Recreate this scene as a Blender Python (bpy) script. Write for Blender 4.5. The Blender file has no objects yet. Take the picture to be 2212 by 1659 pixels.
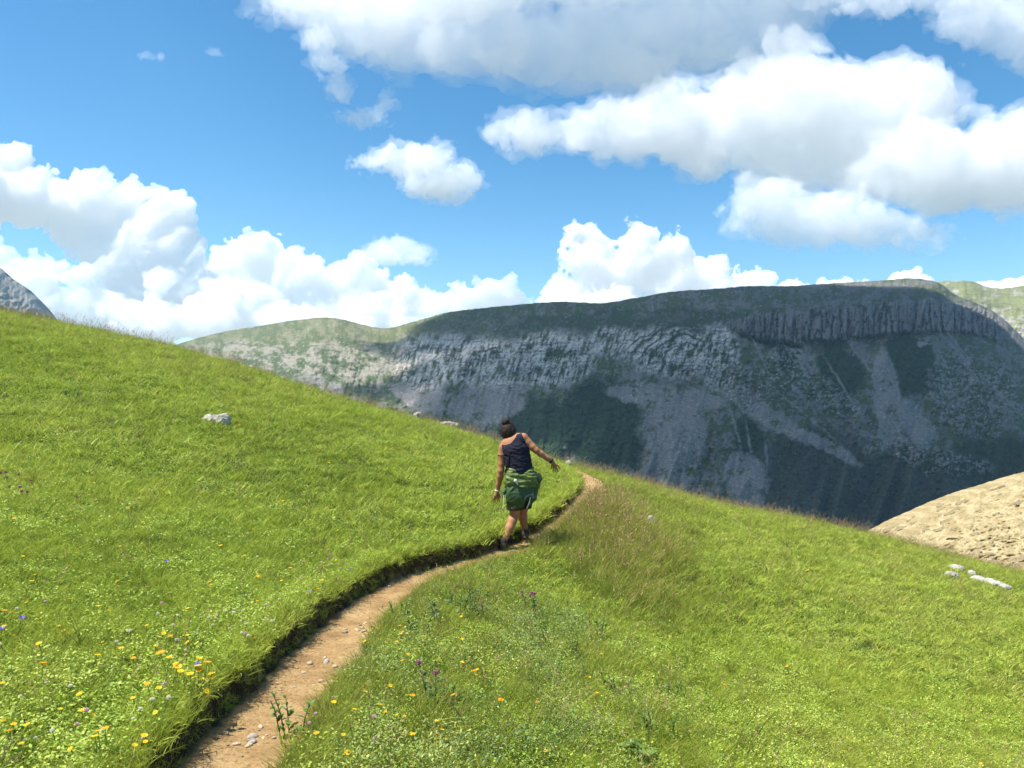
import bpy, bmesh, math, random, os
import numpy as np
from mathutils import Vector, Matrix

random.seed(7)
RNG = np.random.default_rng(7)
SC = bpy.context.scene
COL = SC.collection

# ------------------------------------------------------------------ camera
F = 1736.0                      # focal length in the units of a 2212 x 1659 frame
CX, CY = 1106.0, 829.5
cam_data = bpy.data.cameras.new('camera')
cam_data.sensor_width = 36.0
cam_data.lens = 36.0 * F / 2212.0
cam_data.clip_start = 0.05
cam_data.clip_end = 80000.0
camera = bpy.data.objects.new('camera', cam_data)
COL.objects.link(camera)
camera.location = (0, 0, 0)
camera.rotation_euler = (math.radians(90), 0, 0)
SC.camera = camera

# ------------------------------------------------------------------ sun, sky, exposure
SUN_EL = math.radians(64)
SUN_AZ = math.radians(-100)      # measured from +Y (view direction) towards +X: the sun stands on the left
SUN_DIR = Vector((math.sin(SUN_AZ) * math.cos(SUN_EL), math.cos(SUN_AZ) * math.cos(SUN_EL), math.sin(SUN_EL)))
world = bpy.data.worlds.new('World')
SC.world = world
world.use_nodes = True
wn = world.node_tree.nodes; wl = world.node_tree.links
wn.clear()
w_out = wn.new('ShaderNodeOutputWorld'); w_bg = wn.new('ShaderNodeBackground'); w_sky = wn.new('ShaderNodeTexSky')
w_sky.sky_type = 'NISHITA'
w_sky.sun_disc = False
w_sky.sun_elevation = SUN_EL
w_sky.sun_rotation = SUN_AZ
w_sky.altitude = 1800
w_sky.air_density = 1.0
w_sky.dust_density = 0.2
w_sky.ozone_density = 1.6
w_bg.inputs['Strength'].default_value = 0.092
w_hs = wn.new('ShaderNodeHueSaturation')       # the phone's vivid rendering of the blue
w_hs.inputs['Hue'].default_value = 0.49; w_hs.inputs['Saturation'].default_value = 1.3; w_hs.inputs['Value'].default_value = 1.0
wl.new(w_sky.outputs['Color'], w_hs.inputs['Color']); wl.new(w_hs.outputs['Color'], w_bg.inputs['Color'])
wl.new(w_bg.outputs[0], w_out.inputs['Surface'])
sun_data = bpy.data.lights.new('sun', 'SUN')
sun_data.energy = 4.8
sun_data.angle = math.radians(0.53)
sun_data.color = (1.0, 0.955, 0.88)
sun = bpy.data.objects.new('sun', sun_data)
COL.objects.link(sun)
sun.location = (-30, 0, 60)
sun.rotation_euler = (-SUN_DIR).to_track_quat('-Z', 'Y').to_euler()
SC.view_settings.view_transform = 'Standard'
SC.view_settings.look = 'None'
SC.view_settings.exposure = 1.0
SC.view_settings.gamma = 1.0
SC.view_settings.use_curve_mapping = False
SC.render.engine = 'CYCLES'
cy = SC.cycles
cy.max_bounces = 36; cy.diffuse_bounces = 3; cy.glossy_bounces = 2; cy.transmission_bounces = 4
cy.volume_bounces = 36; cy.transparent_max_bounces = 12
cy.use_denoising = True
cy.use_adaptive_sampling = True; cy.adaptive_threshold = 0.02
cy.sample_clamp_indirect = 8.0

# ------------------------------------------------------------------ numeric helpers
def _hash(ix, iy, iz, seed):
    h = ix.astype(np.uint32) * np.uint32(374761393) + iy.astype(np.uint32) * np.uint32(668265263) \
        + iz.astype(np.uint32) * np.uint32(2147483647) + np.uint32((seed * 974634777 + 12345) & 0xffffffff)
    h = (h ^ (h >> np.uint32(13))) * np.uint32(1274126177)
    h = (h ^ (h >> np.uint32(16))) * np.uint32(2246822519)
    return h ^ (h >> np.uint32(15))

_T = np.random.default_rng(3).normal(size=(4096, 3)).astype(np.float32)
_T /= np.linalg.norm(_T, axis=1)[:, None]

def pnoise(x, y, z, seed=0):
    """gradient noise, roughly -1..1"""
    x = np.asarray(x, np.float32); y = np.asarray(y, np.float32); z = np.asarray(z, np.float32)
    x, y, z = np.broadcast_arrays(x, y, z)
    fx = np.floor(x); fy = np.floor(y); fz = np.floor(z)
    ix = fx.astype(np.int64); iy = fy.astype(np.int64); iz = fz.astype(np.int64)
    fx = x - fx; fy = y - fy; fz = z - fz
    u = fx * fx * fx * (fx * (fx * 6 - 15) + 10); v = fy * fy * fy * (fy * (fy * 6 - 15) + 10); w = fz * fz * fz * (fz * (fz * 6 - 15) + 10)
    out = None
    for dx in (0, 1):
        wx = u if dx else 1 - u
        for dy in (0, 1):
            wy = v if dy else 1 - v
            for dz in (0, 1):
                wz = w if dz else 1 - w
                g = _T[_hash(ix + dx, iy + dy, iz + dz, seed) & np.uint32(4095)]
                d = g[..., 0] * (fx - dx) + g[..., 1] * (fy - dy) + g[..., 2] * (fz - dz)
                d *= wx * wy * wz
                out = d if out is None else out + d
    return out * 1.6

def fbm(x, y, z=0.0, octaves=5, lac=2.03, gain=0.5, seed=0, mode=0):
    """mode 0 plain, 1 billow (round lumps, sharp creases), 2 ridged"""
    s = 0; a = 1.0; n = 0.0; f = 1.0
    for o in range(octaves):
        p = pnoise(x * f + 17.3 * o, y * f - 9.1 * o, z * f + 4.7 * o, seed + o * 13)
        if mode == 1: p = np.abs(p) * 2 - 0.55
        elif mode == 2: p = 1 - 2 * np.abs(p)
        s = s + a * p; n += a; a *= gain; f *= lac
    return s / n

def sstep(a, b, x):
    t = np.clip((x - a) / (b - a), 0, 1)
    return t * t * (3 - 2 * t)

def surface_nets(Fd):
    """closed quad mesh of the zero level of Fd (inside > 0); vertices in voxel units"""
    S = Fd > 0
    c = np.zeros(tuple(n - 1 for n in S.shape), np.uint8)
    nx, ny, nz = c.shape
    for dx in (0, 1):
        for dy in (0, 1):
            for dz in (0, 1):
                c += S[dx:nx + dx, dy:ny + dy, dz:nz + dz]
    act = (c > 0) & (c < 8)
    idx = np.full(c.shape, -1, np.int64)
    I, J, K = np.nonzero(act)
    idx[I, J, K] = np.arange(len(I))
    acc = np.zeros((len(I), 3), np.float32); cnt = np.zeros(len(I), np.float32)
    cor = [(a, b, d) for a in (0, 1) for b in (0, 1) for d in (0, 1)]
    for p in cor:
        for ax in range(3):
            if p[ax]: continue
            q = list(p); q[ax] = 1
            f0 = Fd[I + p[0], J + p[1], K + p[2]]; f1 = Fd[I + q[0], J + q[1], K + q[2]]
            m = (f0 > 0) != (f1 > 0)
            t = np.where(m, f0 / np.where(m, f0 - f1, 1), 0)
            for k in range(3):
                acc[:, k] += np.where(m, p[k] + (t if k == ax else 0), 0)
            cnt += m
    V = acc / cnt[:, None] + np.stack([I, J, K], 1)
    quads = []
    for ax in range(3):
        a0 = [slice(None)] * 3; a1 = [slice(None)] * 3
        a0[ax] = slice(0, -1); a1[ax] = slice(1, None)
        s0 = S[tuple(a0)]; s1 = S[tuple(a1)]
        P = np.stack(np.nonzero(s0 != s1), 1)
        flip = s0[P[:, 0], P[:, 1], P[:, 2]]
        b, d = (ax + 1) % 3, (ax + 2) % 3
        ok = (P[:, b] > 0) & (P[:, d] > 0)
        P = P[ok]; flip = flip[ok]
        def cell(ob, od):
            Q = P.copy(); Q[:, b] += ob; Q[:, d] += od
            return idx[Q[:, 0], Q[:, 1], Q[:, 2]]
        q = np.stack([cell(-1, -1), cell(0, -1), cell(0, 0), cell(-1, 0)], 1)
        q[~flip] = q[~flip][:, ::-1]
        quads.append(q)
    return V, np.concatenate(quads)

def np_mesh(name, V, Q, smooth=True):
    me = bpy.data.meshes.new(name)
    V = np.ascontiguousarray(V, np.float32); Q = np.ascontiguousarray(Q, np.int32)
    me.vertices.add(len(V)); me.vertices.foreach_set('co', V.ravel())
    me.loops.add(Q.size); me.loops.foreach_set('vertex_index', Q.ravel())
    me.polygons.add(len(Q)); me.polygons.foreach_set('loop_start', np.arange(0, Q.size, Q.shape[1], dtype=np.int32))
    if smooth: me.polygons.foreach_set('use_smooth', np.ones(len(Q), bool))
    me.update(calc_edges=True)
    return me

def link(name, me, mat=None, parent=None, loc=None):
    o = bpy.data.objects.new(name, me)
    COL.objects.link(o)
    if mat is not None and me is not None and not me.materials: me.materials.append(mat)
    if parent is not None: o.parent = parent
    if loc is not None: o.location = loc
    return o

def tag(o, label=None, cat=None, group=None, kind=None):
    if label: o['label'] = label
    if cat: o['category'] = cat
    if group: o['group'] = group
    if kind: o['kind'] = kind
    return o

def at(X, Y, d):
    """the point that lies d metres ahead on the sight line through frame point X, Y"""
    return np.array([(X - CX) / F * d, d, (CY - Y) / F * d])

# ------------------------------------------------------------------ material helper
def new_mat(name):
    m = bpy.data.materials.new(name); m.use_nodes = True
    nt = m.node_tree; nt.nodes.clear()
    out = nt.nodes.new('ShaderNodeOutputMaterial')
    return m, nt, out

def N(nt, kind, ins=None, **props):
    n = nt.nodes.new(kind)
    for k, v in props.items(): setattr(n, k, v)
    for k, v in (ins or {}).items():
        if hasattr(v, 'is_output'): nt.links.new(v, n.inputs[k])
        else: n.inputs[k].default_value = v
    return n

def ramp(nt, fac, stops):
    r = nt.nodes.new('ShaderNodeValToRGB')
    el = r.color_ramp.elements
    while len(el) < len(stops): el.new(0.5)
    for e, (p, c) in zip(el, stops):
        e.position = p; e.color = (*c, 1) if len(c) == 3 else c
    nt.links.new(fac, r.inputs[0])
    return r.outputs[0]

def simple_mat(name, col, rough=0.8, noise=0.0, scale=20.0, bump=0.0, sheen=0.0, spec=0.3, col2=None):
    m, nt, out = new_mat(name)
    b = N(nt, 'ShaderNodeBsdfPrincipled', {'Roughness': rough})
    b.inputs['Specular IOR Level'].default_value = spec
    nt.links.new(b.outputs[0], out.inputs['Surface'])
    if noise or bump:
        tc = N(nt, 'ShaderNodeTexCoord')
        t = N(nt, 'ShaderNodeTexNoise', {'Vector': tc.outputs['Object'], 'Scale': scale, 'Detail': 6.0, 'Roughness': 0.65})
        lo = col2 if col2 else tuple(c * (1 - noise) for c in col)
        c = ramp(nt, t.outputs[0], [(0.3, lo), (0.7, tuple(min(1, x * (1 + noise * .6)) for x in col))])
        nt.links.new(c, b.inputs['Base Color'])
        if bump:
            bp = N(nt, 'ShaderNodeBump', {'Height': t.outputs[0], 'Strength': bump, 'Distance': 0.02})
            nt.links.new(bp.outputs[0], b.inputs['Normal'])
    else:
        b.inputs['Base Color'].default_value = (*col, 1)
    return m

def set_color(me, name, rgb):
    a = me.color_attributes.new(name, 'FLOAT_COLOR', 'POINT')
    buf = np.ones((len(me.vertices), 4), np.float32); buf[:, :3] = rgb
    a.data.foreach_set('color', buf.ravel())

def set_float(me, name, v):
    a = me.attributes.new(name, 'FLOAT', 'POINT')
    a.data.foreach_set('value', np.ascontiguousarray(v, np.float32))

def grid_quads(nr, nc):
    i = np.arange(nr * nc).reshape(nr, nc)
    return np.stack([i[:-1, :-1], i[:-1, 1:], i[1:, 1:], i[1:, :-1]], -1).reshape(-1, 4)

def interp_smooth(pts):
    """monotone-x cubic (Catmull-Rom tangents) through pts"""
    P = np.array(pts, float); x, y = P[:, 0], P[:, 1]
    m = np.gradient(y, x)
    def f(t):
        t = np.asarray(t, float)
        i = np.clip(np.searchsorted(x, t) - 1, 0, len(x) - 2)
        h = x[i + 1] - x[i]; s = np.clip((t - x[i]) / h, 0, 1)
        return (2 * s**3 - 3 * s**2 + 1) * y[i] + (s**3 - 2 * s**2 + s) * h * m[i] + (-2 * s**3 + 3 * s**2) * y[i + 1] + (s**3 - s**2) * h * m[i + 1]
    return f

# ------------------------------------------------------------------ the hillside meadow and the path cut into it
path_x = interp_smooth([(-8, .8), (-3, .1), (0, -.65), (2, -1.10), (3.49, -1.23), (4.79, -1.24), (6.39, -1.19), (7.77, -.95), (8.8, -.48), (9.63, .03), (11, .6), (12.75, 1.12), (14.4, 1.45), (16.6, 1.36), (18.5, .9), (22, -.4), (30, -4), (60, -16)])
path_z = interp_smooth([(-8, -1.5), (0, -1.58), (3.49, -1.66), (4.79, -1.74), (6.39, -1.84), (7.77, -1.92), (9.63, -2.01), (11, -1.99), (12.75, -1.92), (14.4, -1.87), (16.6, -1.8), (20, -1.75), (30, -1.75), (60, -1.75)])
sil = interp_smooth([(-400, 560), (-200, 618), (0, 672), (110, 692), (200, 711), (300, 730), (380, 748), (480, 776), (570, 806), (700, 850), (800, 877), (900, 902), (1000, 930), (1090, 960), (1180, 990), (1240, 1006), (1350, 1033), (1450, 1061), (1550, 1088), (1700, 1113), (1800, 1136), (1902, 1158), (2000, 1183), (2100, 1208), (2212, 1236), (2500, 1315), (2800, 1410)])

def hill_raw(x, y):
    d = x - path_x(y)
    slope = -.25 * d
    # the slope eases far out to both sides and the whole ground rolls away behind the crest
    z = path_z(y) + .10 + slope
    crest = 19.5 + .05 * x + 1.2 * np.sin(x * .33 + .6)
    o = np.maximum(0, y - crest)
    z = z - .022 * o**2 / (1 + o * .018)
    return z

_us = np.linspace(-1.1, 1.1, 221)
_ys = np.linspace(6, 45, 300)
_X, _Y = _us[:, None] * _ys[None, :], np.broadcast_to(_ys[None, :], (221, 300))
_v = (hill_raw(_X, _Y) / _Y)
_vt = (CY - sil(CX + _us * F) - 6) / F
_corr = _vt - _v.max(1)
_corr = np.convolve(np.pad(_corr, 4, mode='edge'), np.ones(9) / 9, mode='valid')

def hill(x, y):
    z = hill_raw(x, y)
    u = x / np.maximum(y, .5)
    z = z + np.interp(u, _us, _corr) * np.maximum(y, 0) * sstep(7, 19, y)
    big = .055 * fbm(x * .35, y * .35, .3, 3, seed=91) + .030 * pnoise(x * 1.3, y * 1.3, 0, 92)
    near = sstep(.2, 1.2, np.abs(x - path_x(y)))
    z = z + big * (0.3 + .7 * near)
    # low swell beside the path past the hiker, where the tall grass stands
    z = z + .19 * np.exp(-(((x - 1.6) / .6)**2 + ((y - 11.2) / 1.5)**2))
    return z

def path_half(y):
    return .225 + .035 * pnoise(y * 1.7, 3.1, 0, 5) + .02 * pnoise(y * 5.0, 1.1, 0, 6)

def ground(x, y):
    """surface height with the trodden path; also how much a place is path (0..1)"""
    x = np.asarray(x, float); y = np.asarray(y, float)
    d = x - path_x(y)
    ragged = .03 * pnoise(y * 3.3, x * 1.5, 7, 15) + .022 * pnoise(y * 9, x * 3, 2, 16)
    hw = path_half(y)
    left = sstep(-hw - .03, -hw + .012, d + ragged)
    right = 1 - sstep(hw - .04, hw + .10, d + ragged * 1.4)
    w = left * right
    fl = path_z(y) + .022 * fbm(x * 5, y * 5, 0, 4, seed=33) + .02 * np.clip(d / .2, -1, 1) ** 2
    h = hill(x, y)
    # turf lip bulging over the cut on the uphill side
    lip = .045 * np.exp(-((d + hw + .12) / .10)**2)
    h = h + lip
    return h * (1 - w) + np.minimum(fl, h) * w, w

dd = np.concatenate([-np.geomspace(.42, 34, 190)[::-1], np.linspace(-.40, .42, 60), np.geomspace(.44, 30, 180)])
yy = np.concatenate([np.linspace(-6, 1.8, 40), np.linspace(1.9, 12, 300), np.geomspace(12.06, 26, 170), np.linspace(26.3, 60, 50)])
GX = dd[None, :] + path_x(yy)[:, None]
GY = np.broadcast_to(yy[:, None], GX.shape)
GZ, GW = ground(GX, GY)
V = np.stack([GX, GY, GZ], -1).reshape(-1, 3)
me = np_mesh('meadow', V, grid_quads(len(yy), len(dd)))
set_float(me, 'path', GW.ravel())
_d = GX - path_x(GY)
set_float(me, 'bank', (sstep(-path_half(GY) - .12, -path_half(GY) - .05, _d) * (1 - sstep(-path_half(GY) + .01, -path_half(GY) + .05, _d + .03 * pnoise(GX * 9, GY * 9, 0, 44)))).ravel())  # cut face: where dark soil and painted-in shade go
m, nt, out = new_mat('meadow_soil')
at_ = N(nt, 'ShaderNodeAttribute', attribute_name='path')
tc = N(nt, 'ShaderNodeTexCoord')
n1 = N(nt, 'ShaderNodeTexNoise', {'Vector': tc.outputs['Object'], 'Scale': 3.0, 'Detail': 8.0, 'Roughness': .6})
n2 = N(nt, 'ShaderNodeTexNoise', {'Vector': tc.outputs['Object'], 'Scale': 45.0, 'Detail': 6.0, 'Roughness': .7})
dirt1 = ramp(nt, n1.outputs[0], [(.33, (.25, .155, .07)), (.5, (.38, .25, .115)), (.68, (.45, .315, .16))])
dirt2 = ramp(nt, n2.outputs[0], [(.32, (.35, .32, .3)), (.45, (.85, .83, .8)), (.62, (1, 1, 1)), (.72, (1.25, 1.28, 1.3))])
dirt = N(nt, 'ShaderNodeMix', {'Factor': 1.0}, data_type='RGBA', blend_type='MULTIPLY')
nt.links.new(dirt1, dirt.inputs['A']); nt.links.new(dirt2, dirt.inputs['B'])
soil = ramp(nt, n2.outputs[0], [(.3, (.030, .045, .010)), (.55, (.060, .085, .018)), (.75, (.10, .12, .035))])
mx = N(nt, 'ShaderNodeMix', data_type='RGBA')
pf = ramp(nt, at_.outputs['Fac'], [(.35, (0, 0, 0)), (.75, (1, 1, 1))])
nt.links.new(pf, mx.inputs['Factor']); nt.links.new(soil, mx.inputs['A']); nt.links.new(dirt.outputs['Result'], mx.inputs['B'])
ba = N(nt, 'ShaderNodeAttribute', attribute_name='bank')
humus_shade = ramp(nt, n2.outputs[0], [(.3, (.022, .016, .009)), (.55, (.06, .043, .022)), (.75, (.13, .10, .05))])  # dark humus colour that also paints in the shade of the cut face
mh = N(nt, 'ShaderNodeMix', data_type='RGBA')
nt.links.new(ba.outputs['Fac'], mh.inputs['Factor']); nt.links.new(mx.outputs['Result'], mh.inputs['A']); nt.links.new(humus_shade, mh.inputs['B'])
b = N(nt, 'ShaderNodeBsdfPrincipled', {'Roughness': .95, 'Specular IOR Level': .1})
nt.links.new(mh.outputs['Result'], b.inputs['Base Color'])
bp = N(nt, 'ShaderNodeBump', {'Height': n2.outputs[0], 'Strength': .9, 'Distance': .02})
nt.links.new(bp.outputs[0], b.inputs['Normal']); nt.links.new(b.outputs[0], out.inputs['Surface'])
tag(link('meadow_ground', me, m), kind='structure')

# the wide valley ground far below, out to the horizon
def disc(name, radii, zs, mat):
    R = np.array(radii, float); A = np.linspace(0, 2 * np.pi, 65)[:-1]
    x = R[:, None] * np.sin(A)[None, :]; y = 1200 + R[:, None] * np.cos(A)[None, :]
    z = np.array(zs, float)[:, None] + 8 * pnoise(x / 900, y / 900, .5, 4)
    i = np.arange(len(R) * 64).reshape(len(R), 64)
    q = np.stack([i[:-1], np.roll(i[:-1], -1, 1), np.roll(i[1:], -1, 1), i[1:]], -1).reshape(-1, 4)
    return tag(link(name, np_mesh(name, np.stack([x, y, z], -1).reshape(-1, 3), q), mat), kind='structure')
TURF_FAR = simple_mat('valley_turf', (.13, .135, .075), .95, .4, .004)
BOUNCE_GROUND = simple_mat('pale_bounce_ground', (.24, .225, .17), .95, .4, .002)  # unseen plain made pale to bounce light onto the cloud undersides
disc('valley_floor', [.1, 300, 700, 1500, 2600, 3900], [-330, -330, -332, -335, -345, -360], TURF_FAR)
disc('distant_plain', [4300, 7000, 15000, 60000], [-375, -400, -450, -700], BOUNCE_GROUND)

# ------------------------------------------------------------------ the flat-topped mountain across the valley
def ell(X, Y, cx, cy, rx, ry, rot=0.0, soft=.22):
    c, s = math.cos(math.radians(rot)), math.sin(math.radians(rot))
    a = ((X - cx) * c + (Y - cy) * s) / rx; b = (-(X - cx) * s + (Y - cy) * c) / ry
    return 1 - sstep(1 - soft, 1 + soft, np.sqrt(a * a + b * b))

def rock_sheet(name, sil_pts, X0, X1, bottom, step, depth_fn, color_fn, back=400.0):
    """a mountainside seen across the valley: rows run from behind the ridge down to the bottom"""
    s = interp_smooth(sil_pts)
    xs = np.arange(X0, X1 + step, step)
    nr = int((bottom - min(p[1] for p in sil_pts)) / step)
    t = np.linspace(0, 1, nr)
    top = s(xs) + 1.1 * pnoise(xs / 14, 0.3, 0, 8) + .7 * pnoise(xs / 5, 0.3, 0, 9)
    X = np.broadcast_to(xs[None, :], (nr, len(xs)))
    Y = top[None, :] * (1 - t[:, None]) + bottom * t[:, None]
    D = depth_fn(X, Y, Y - top[None, :])
    P = np.stack([(X - CX) / F * D, D, (CY - Y) / F * D], -1)
    # the far side behind the ridge, falling away gently
    r0 = P[0]
    rows = []
    for k, (dy, dz) in enumerate(((back, -.55 * back), (back * .45, -.18 * back), (back * .12, -.02 * back))):
        rows.append(r0 + np.array([0, dy, dz]))
    P = np.concatenate([np.stack(rows), P])
    C = color_fn(X, Y, Y - top[None, :])
    C = np.concatenate([np.repeat(C[:1], 3, 0), C])
    o = P.reshape(-1, 3).mean(0)
    me = np_mesh(name, P.reshape(-1, 3) - o, grid_quads(P.shape[0], P.shape[1])[:, ::-1])
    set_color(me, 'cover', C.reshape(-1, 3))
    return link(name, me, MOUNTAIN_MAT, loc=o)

MOUNTAIN_MAT, nt, out = new_mat('mountain_rock_and_turf')
ca = N(nt, 'ShaderNodeAttribute', attribute_name='cover')
tc = N(nt, 'ShaderNodeTexCoord')
n1 = N(nt, 'ShaderNodeTexNoise', {'Vector': tc.outputs['Object'], 'Scale': .22, 'Detail': 5.0, 'Roughness': .7})
v1 = ramp(nt, n1.outputs[0], [(.3, (.6, .6, .6)), (.5, (1, 1, 1)), (.7, (1.35, 1.35, 1.35))])
mu = N(nt, 'ShaderNodeMix', {'Factor': 1.0}, data_type='RGBA', blend_type='MULTIPLY')
nt.links.new(ca.outputs['Color'], mu.inputs['A']); nt.links.new(v1, mu.inputs['B'])
b = N(nt, 'ShaderNodeBsdfPrincipled', {'Roughness': .95, 'Specular IOR Level': .1})
nt.links.new(mu.outputs['Result'], b.inputs['Base Color'])
nt.links.new(b.outputs[0], out.inputs['Surface'])

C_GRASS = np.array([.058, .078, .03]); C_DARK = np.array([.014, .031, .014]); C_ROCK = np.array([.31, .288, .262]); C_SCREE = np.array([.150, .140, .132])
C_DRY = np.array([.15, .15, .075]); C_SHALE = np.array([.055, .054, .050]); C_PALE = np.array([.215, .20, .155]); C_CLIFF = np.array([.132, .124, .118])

def mix(a, b, m): return a + (b - a) * m[..., None]

def warp(X, Y, amt, wl, seed):
    return X + amt * fbm(X / wl, Y / wl, 1.5, 4, seed=seed, gain=.6), Y + amt * fbm(X / wl, Y / wl, 7.5, 4, seed=seed + 1, gain=.6)

cliff_top = interp_smooth([(1500, 694), (1582, 692), (1640, 678), (1700, 674), (1780, 668), (1900, 658), (2000, 650), (2100, 662), (2200, 690)])
cliff_bot = interp_smooth([(1500, 700), (1582, 710), (1640, 728), (1700, 736), (1780, 735), (1900, 722), (2000, 715), (2100, 720), (2200, 745)])

_MK = {}
def masks(X, Y, H):
    if 'k' in _MK: return _MK['k']
    x, y = warp(X, Y, 26, 60, 21)
    xs, ys = warp(X, Y, 10, 22, 25)
    xf, yf = warp(X, Y, 7, 7, 27)
    xs, ys = xs + xf - X, ys + yf - Y
    x, y = x + xf - X, y + yf - Y
    k = {}
    inx = sstep(1555, 1610, X) * (1 - sstep(2120, 2240, X))
    k['cliff'] = sstep(-4, 3, ys - cliff_top(X)) * (1 - sstep(-4, 8, ys - cliff_bot(X))) * inx
    # pale folded slabs under the shoulder
    k['slab'] = np.maximum.reduce([ell(xs, ys, 1450, 760, 105, 52, 4), ell(xs, ys, 1555, 770, 42, 70, 0), ell(x, ys, 1020, 780, 175, 52, 6), ell(x, ys, 1190, 775, 90, 60, 0),
                                   ell(xs, ys, 1330, 740, 60, 34, 0), ell(xs, ys, 900, 800, 60, 40, 30)])
    k['low_rock'] = np.maximum.reduce([ell(x, y, 2095, 850, 95, 85, 35), ell(x, y, 1700, 805, 60, 42, 30), ell(xs, ys, 1610, 840, 46, 44, 50), ell(x, y, 1780, 850, 90, 26, 35), ell(x, y, 2010, 990, 130, 26, 12)]) * .85
    k['scree'] = np.maximum.reduce([ell(xs, ys, 1918, 870, 30, 112, -6, .1), ell(xs, ys, 1905, 800, 18, 50, 0, .1), ell(xs, ys, 1985, 920, 30, 70, -35, .14), ell(x, ys, 1440, 858, 130, 26, 6, .1), ell(x, ys, 1460, 930, 68, 90, -8, .14),
                                    ell(xs, ys, 1612, 1040, 46, 66, -20, .1), ell(xs, ys, 1440, 1018, 56, 34, 25, .1), ell(xs, ys, 1055, 868, 84, 48, -10, .12), ell(xs, ys, 925, 862, 42, 32, 0, .14), ell(xs, ys, 880, 850, 40, 20, 20, .14),
                                    ell(xs, ys, 1660, 900, 120, 20, 29, .14), ell(xs, ys, 1790, 965, 80, 14, 30, .14), ell(xs, ys, 1730, 765, 34, 10, 25, .1), ell(xs, ys, 1995, 738, 18, 8, -30, .14)])
    for gx, gy, ln, an in ((1690, 740, 60, 57), (1880, 800, 120, 52), (1650, 780, 70, 62), (2110, 800, 150, 45), (1830, 850, 90, 58), (1620, 960, 50, 80), (1655, 985, 40, 86), (2060, 735, 70, 50), (1745, 900, 100, 40), (1590, 930, 60, 75)):
        k['scree'] = np.maximum(k['scree'], .9 * ell(*warp(X, Y, 5, 14, 61), gx, gy, ln, 2.6, an, .5))
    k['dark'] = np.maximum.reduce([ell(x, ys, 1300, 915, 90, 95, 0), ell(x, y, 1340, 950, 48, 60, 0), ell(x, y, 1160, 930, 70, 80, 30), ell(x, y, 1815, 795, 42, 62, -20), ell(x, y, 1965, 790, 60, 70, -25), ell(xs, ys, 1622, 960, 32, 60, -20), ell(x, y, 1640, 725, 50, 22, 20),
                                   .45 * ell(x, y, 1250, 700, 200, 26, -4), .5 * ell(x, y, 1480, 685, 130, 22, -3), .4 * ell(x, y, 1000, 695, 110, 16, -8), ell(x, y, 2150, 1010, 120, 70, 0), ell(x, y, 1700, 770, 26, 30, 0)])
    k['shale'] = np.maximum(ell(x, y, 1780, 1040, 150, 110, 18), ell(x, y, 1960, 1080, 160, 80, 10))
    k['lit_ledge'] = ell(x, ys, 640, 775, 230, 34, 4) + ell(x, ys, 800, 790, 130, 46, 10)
    k['lit_ledge'] = np.clip(k['lit_ledge'], 0, 1) * (1 - sstep(880, 960, X))
    _MK['k'] = k
    return k

def m_depth(X, Y, H):
    k = masks(X, Y, H)
    rid = 1900 + 260 * sstep(700, 380, X) + 90 * np.sin(X / 260)
    # gentle crown, then a steeper face
    D = rid - 520 * (1 - np.exp(-H / 70)) - H * 1.05
    # buttresses and gullies running down the face
    g = fbm(X / 95 + .25 * Y / 95, Y / 340, 2, 4, seed=50, mode=2)
    D = D - 42 * g * sstep(20, 140, H)
    # valley-side gullies at the foot
    g2 = pnoise(X / 52 + Y / 160, Y / 400, .4, 52)
    D = D + 55 * np.abs(g2) * sstep(930, 1010, Y)
    x, y = warp(X, Y, 12, 40, 71)
    # fluted cliff columns
    f2_ = fbm(X / 8, Y / 6, .5, 4, seed=83, gain=.7)
    xc = X + .3 * (x - X)
    fl = sstep(.3, 0, np.abs(pnoise(xc / 15 + .3 * f2_, Y / 120, .2, 54))) * .8 + .5 * sstep(.25, 0, np.abs(pnoise(xc / 7 + .2 * f2_, Y / 45, .2, 55)))
    strata = fbm(X / 160, y / 5.0, .6, 3, seed=57, mode=1)
    D = D + k['cliff'] * (46 * fl - 20 + 8 * strata) - 30 * k['cliff'] * sstep(-2, 4, Y - cliff_top(X)) 
    # folded slabs: thin tilted ledges bent in an arch
    rr = np.hypot((x - 1470) * .8, (y - 850) * 1.25)
    fold = np.where(X > 1330, rr / 8.5, (Y + .5 * (y - Y) + .10 * X) / 8)
    led = np.abs((fold + .9 * pnoise(X / 30, Y / 30, 3, 58)) % 1 - .35)
    low_ = np.where(X > 1330, .5, sstep(760, 790, Y))
    sl = np.abs(pnoise(X / 8 + y / 26, Y / 50, 1, 59))
    D = D + np.maximum(k['slab'], .6 * k['lit_ledge']) * (20 * led * (1 - .7 * low_) + 18 * sl * (.25 + .75 * low_))
    D = D - 16 * k['low_rock'] * fbm(x / 11, y / 11, 0, 4, seed=60, mode=2, gain=.6)
    rough = fbm(X / 9, Y / 9, .5, 4, seed=62, gain=.65)
    D = D + rough * (11.0 - 8.5 * k['scree']) * sstep(0, 30, H) + rough * 1.5
    return D

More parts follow.
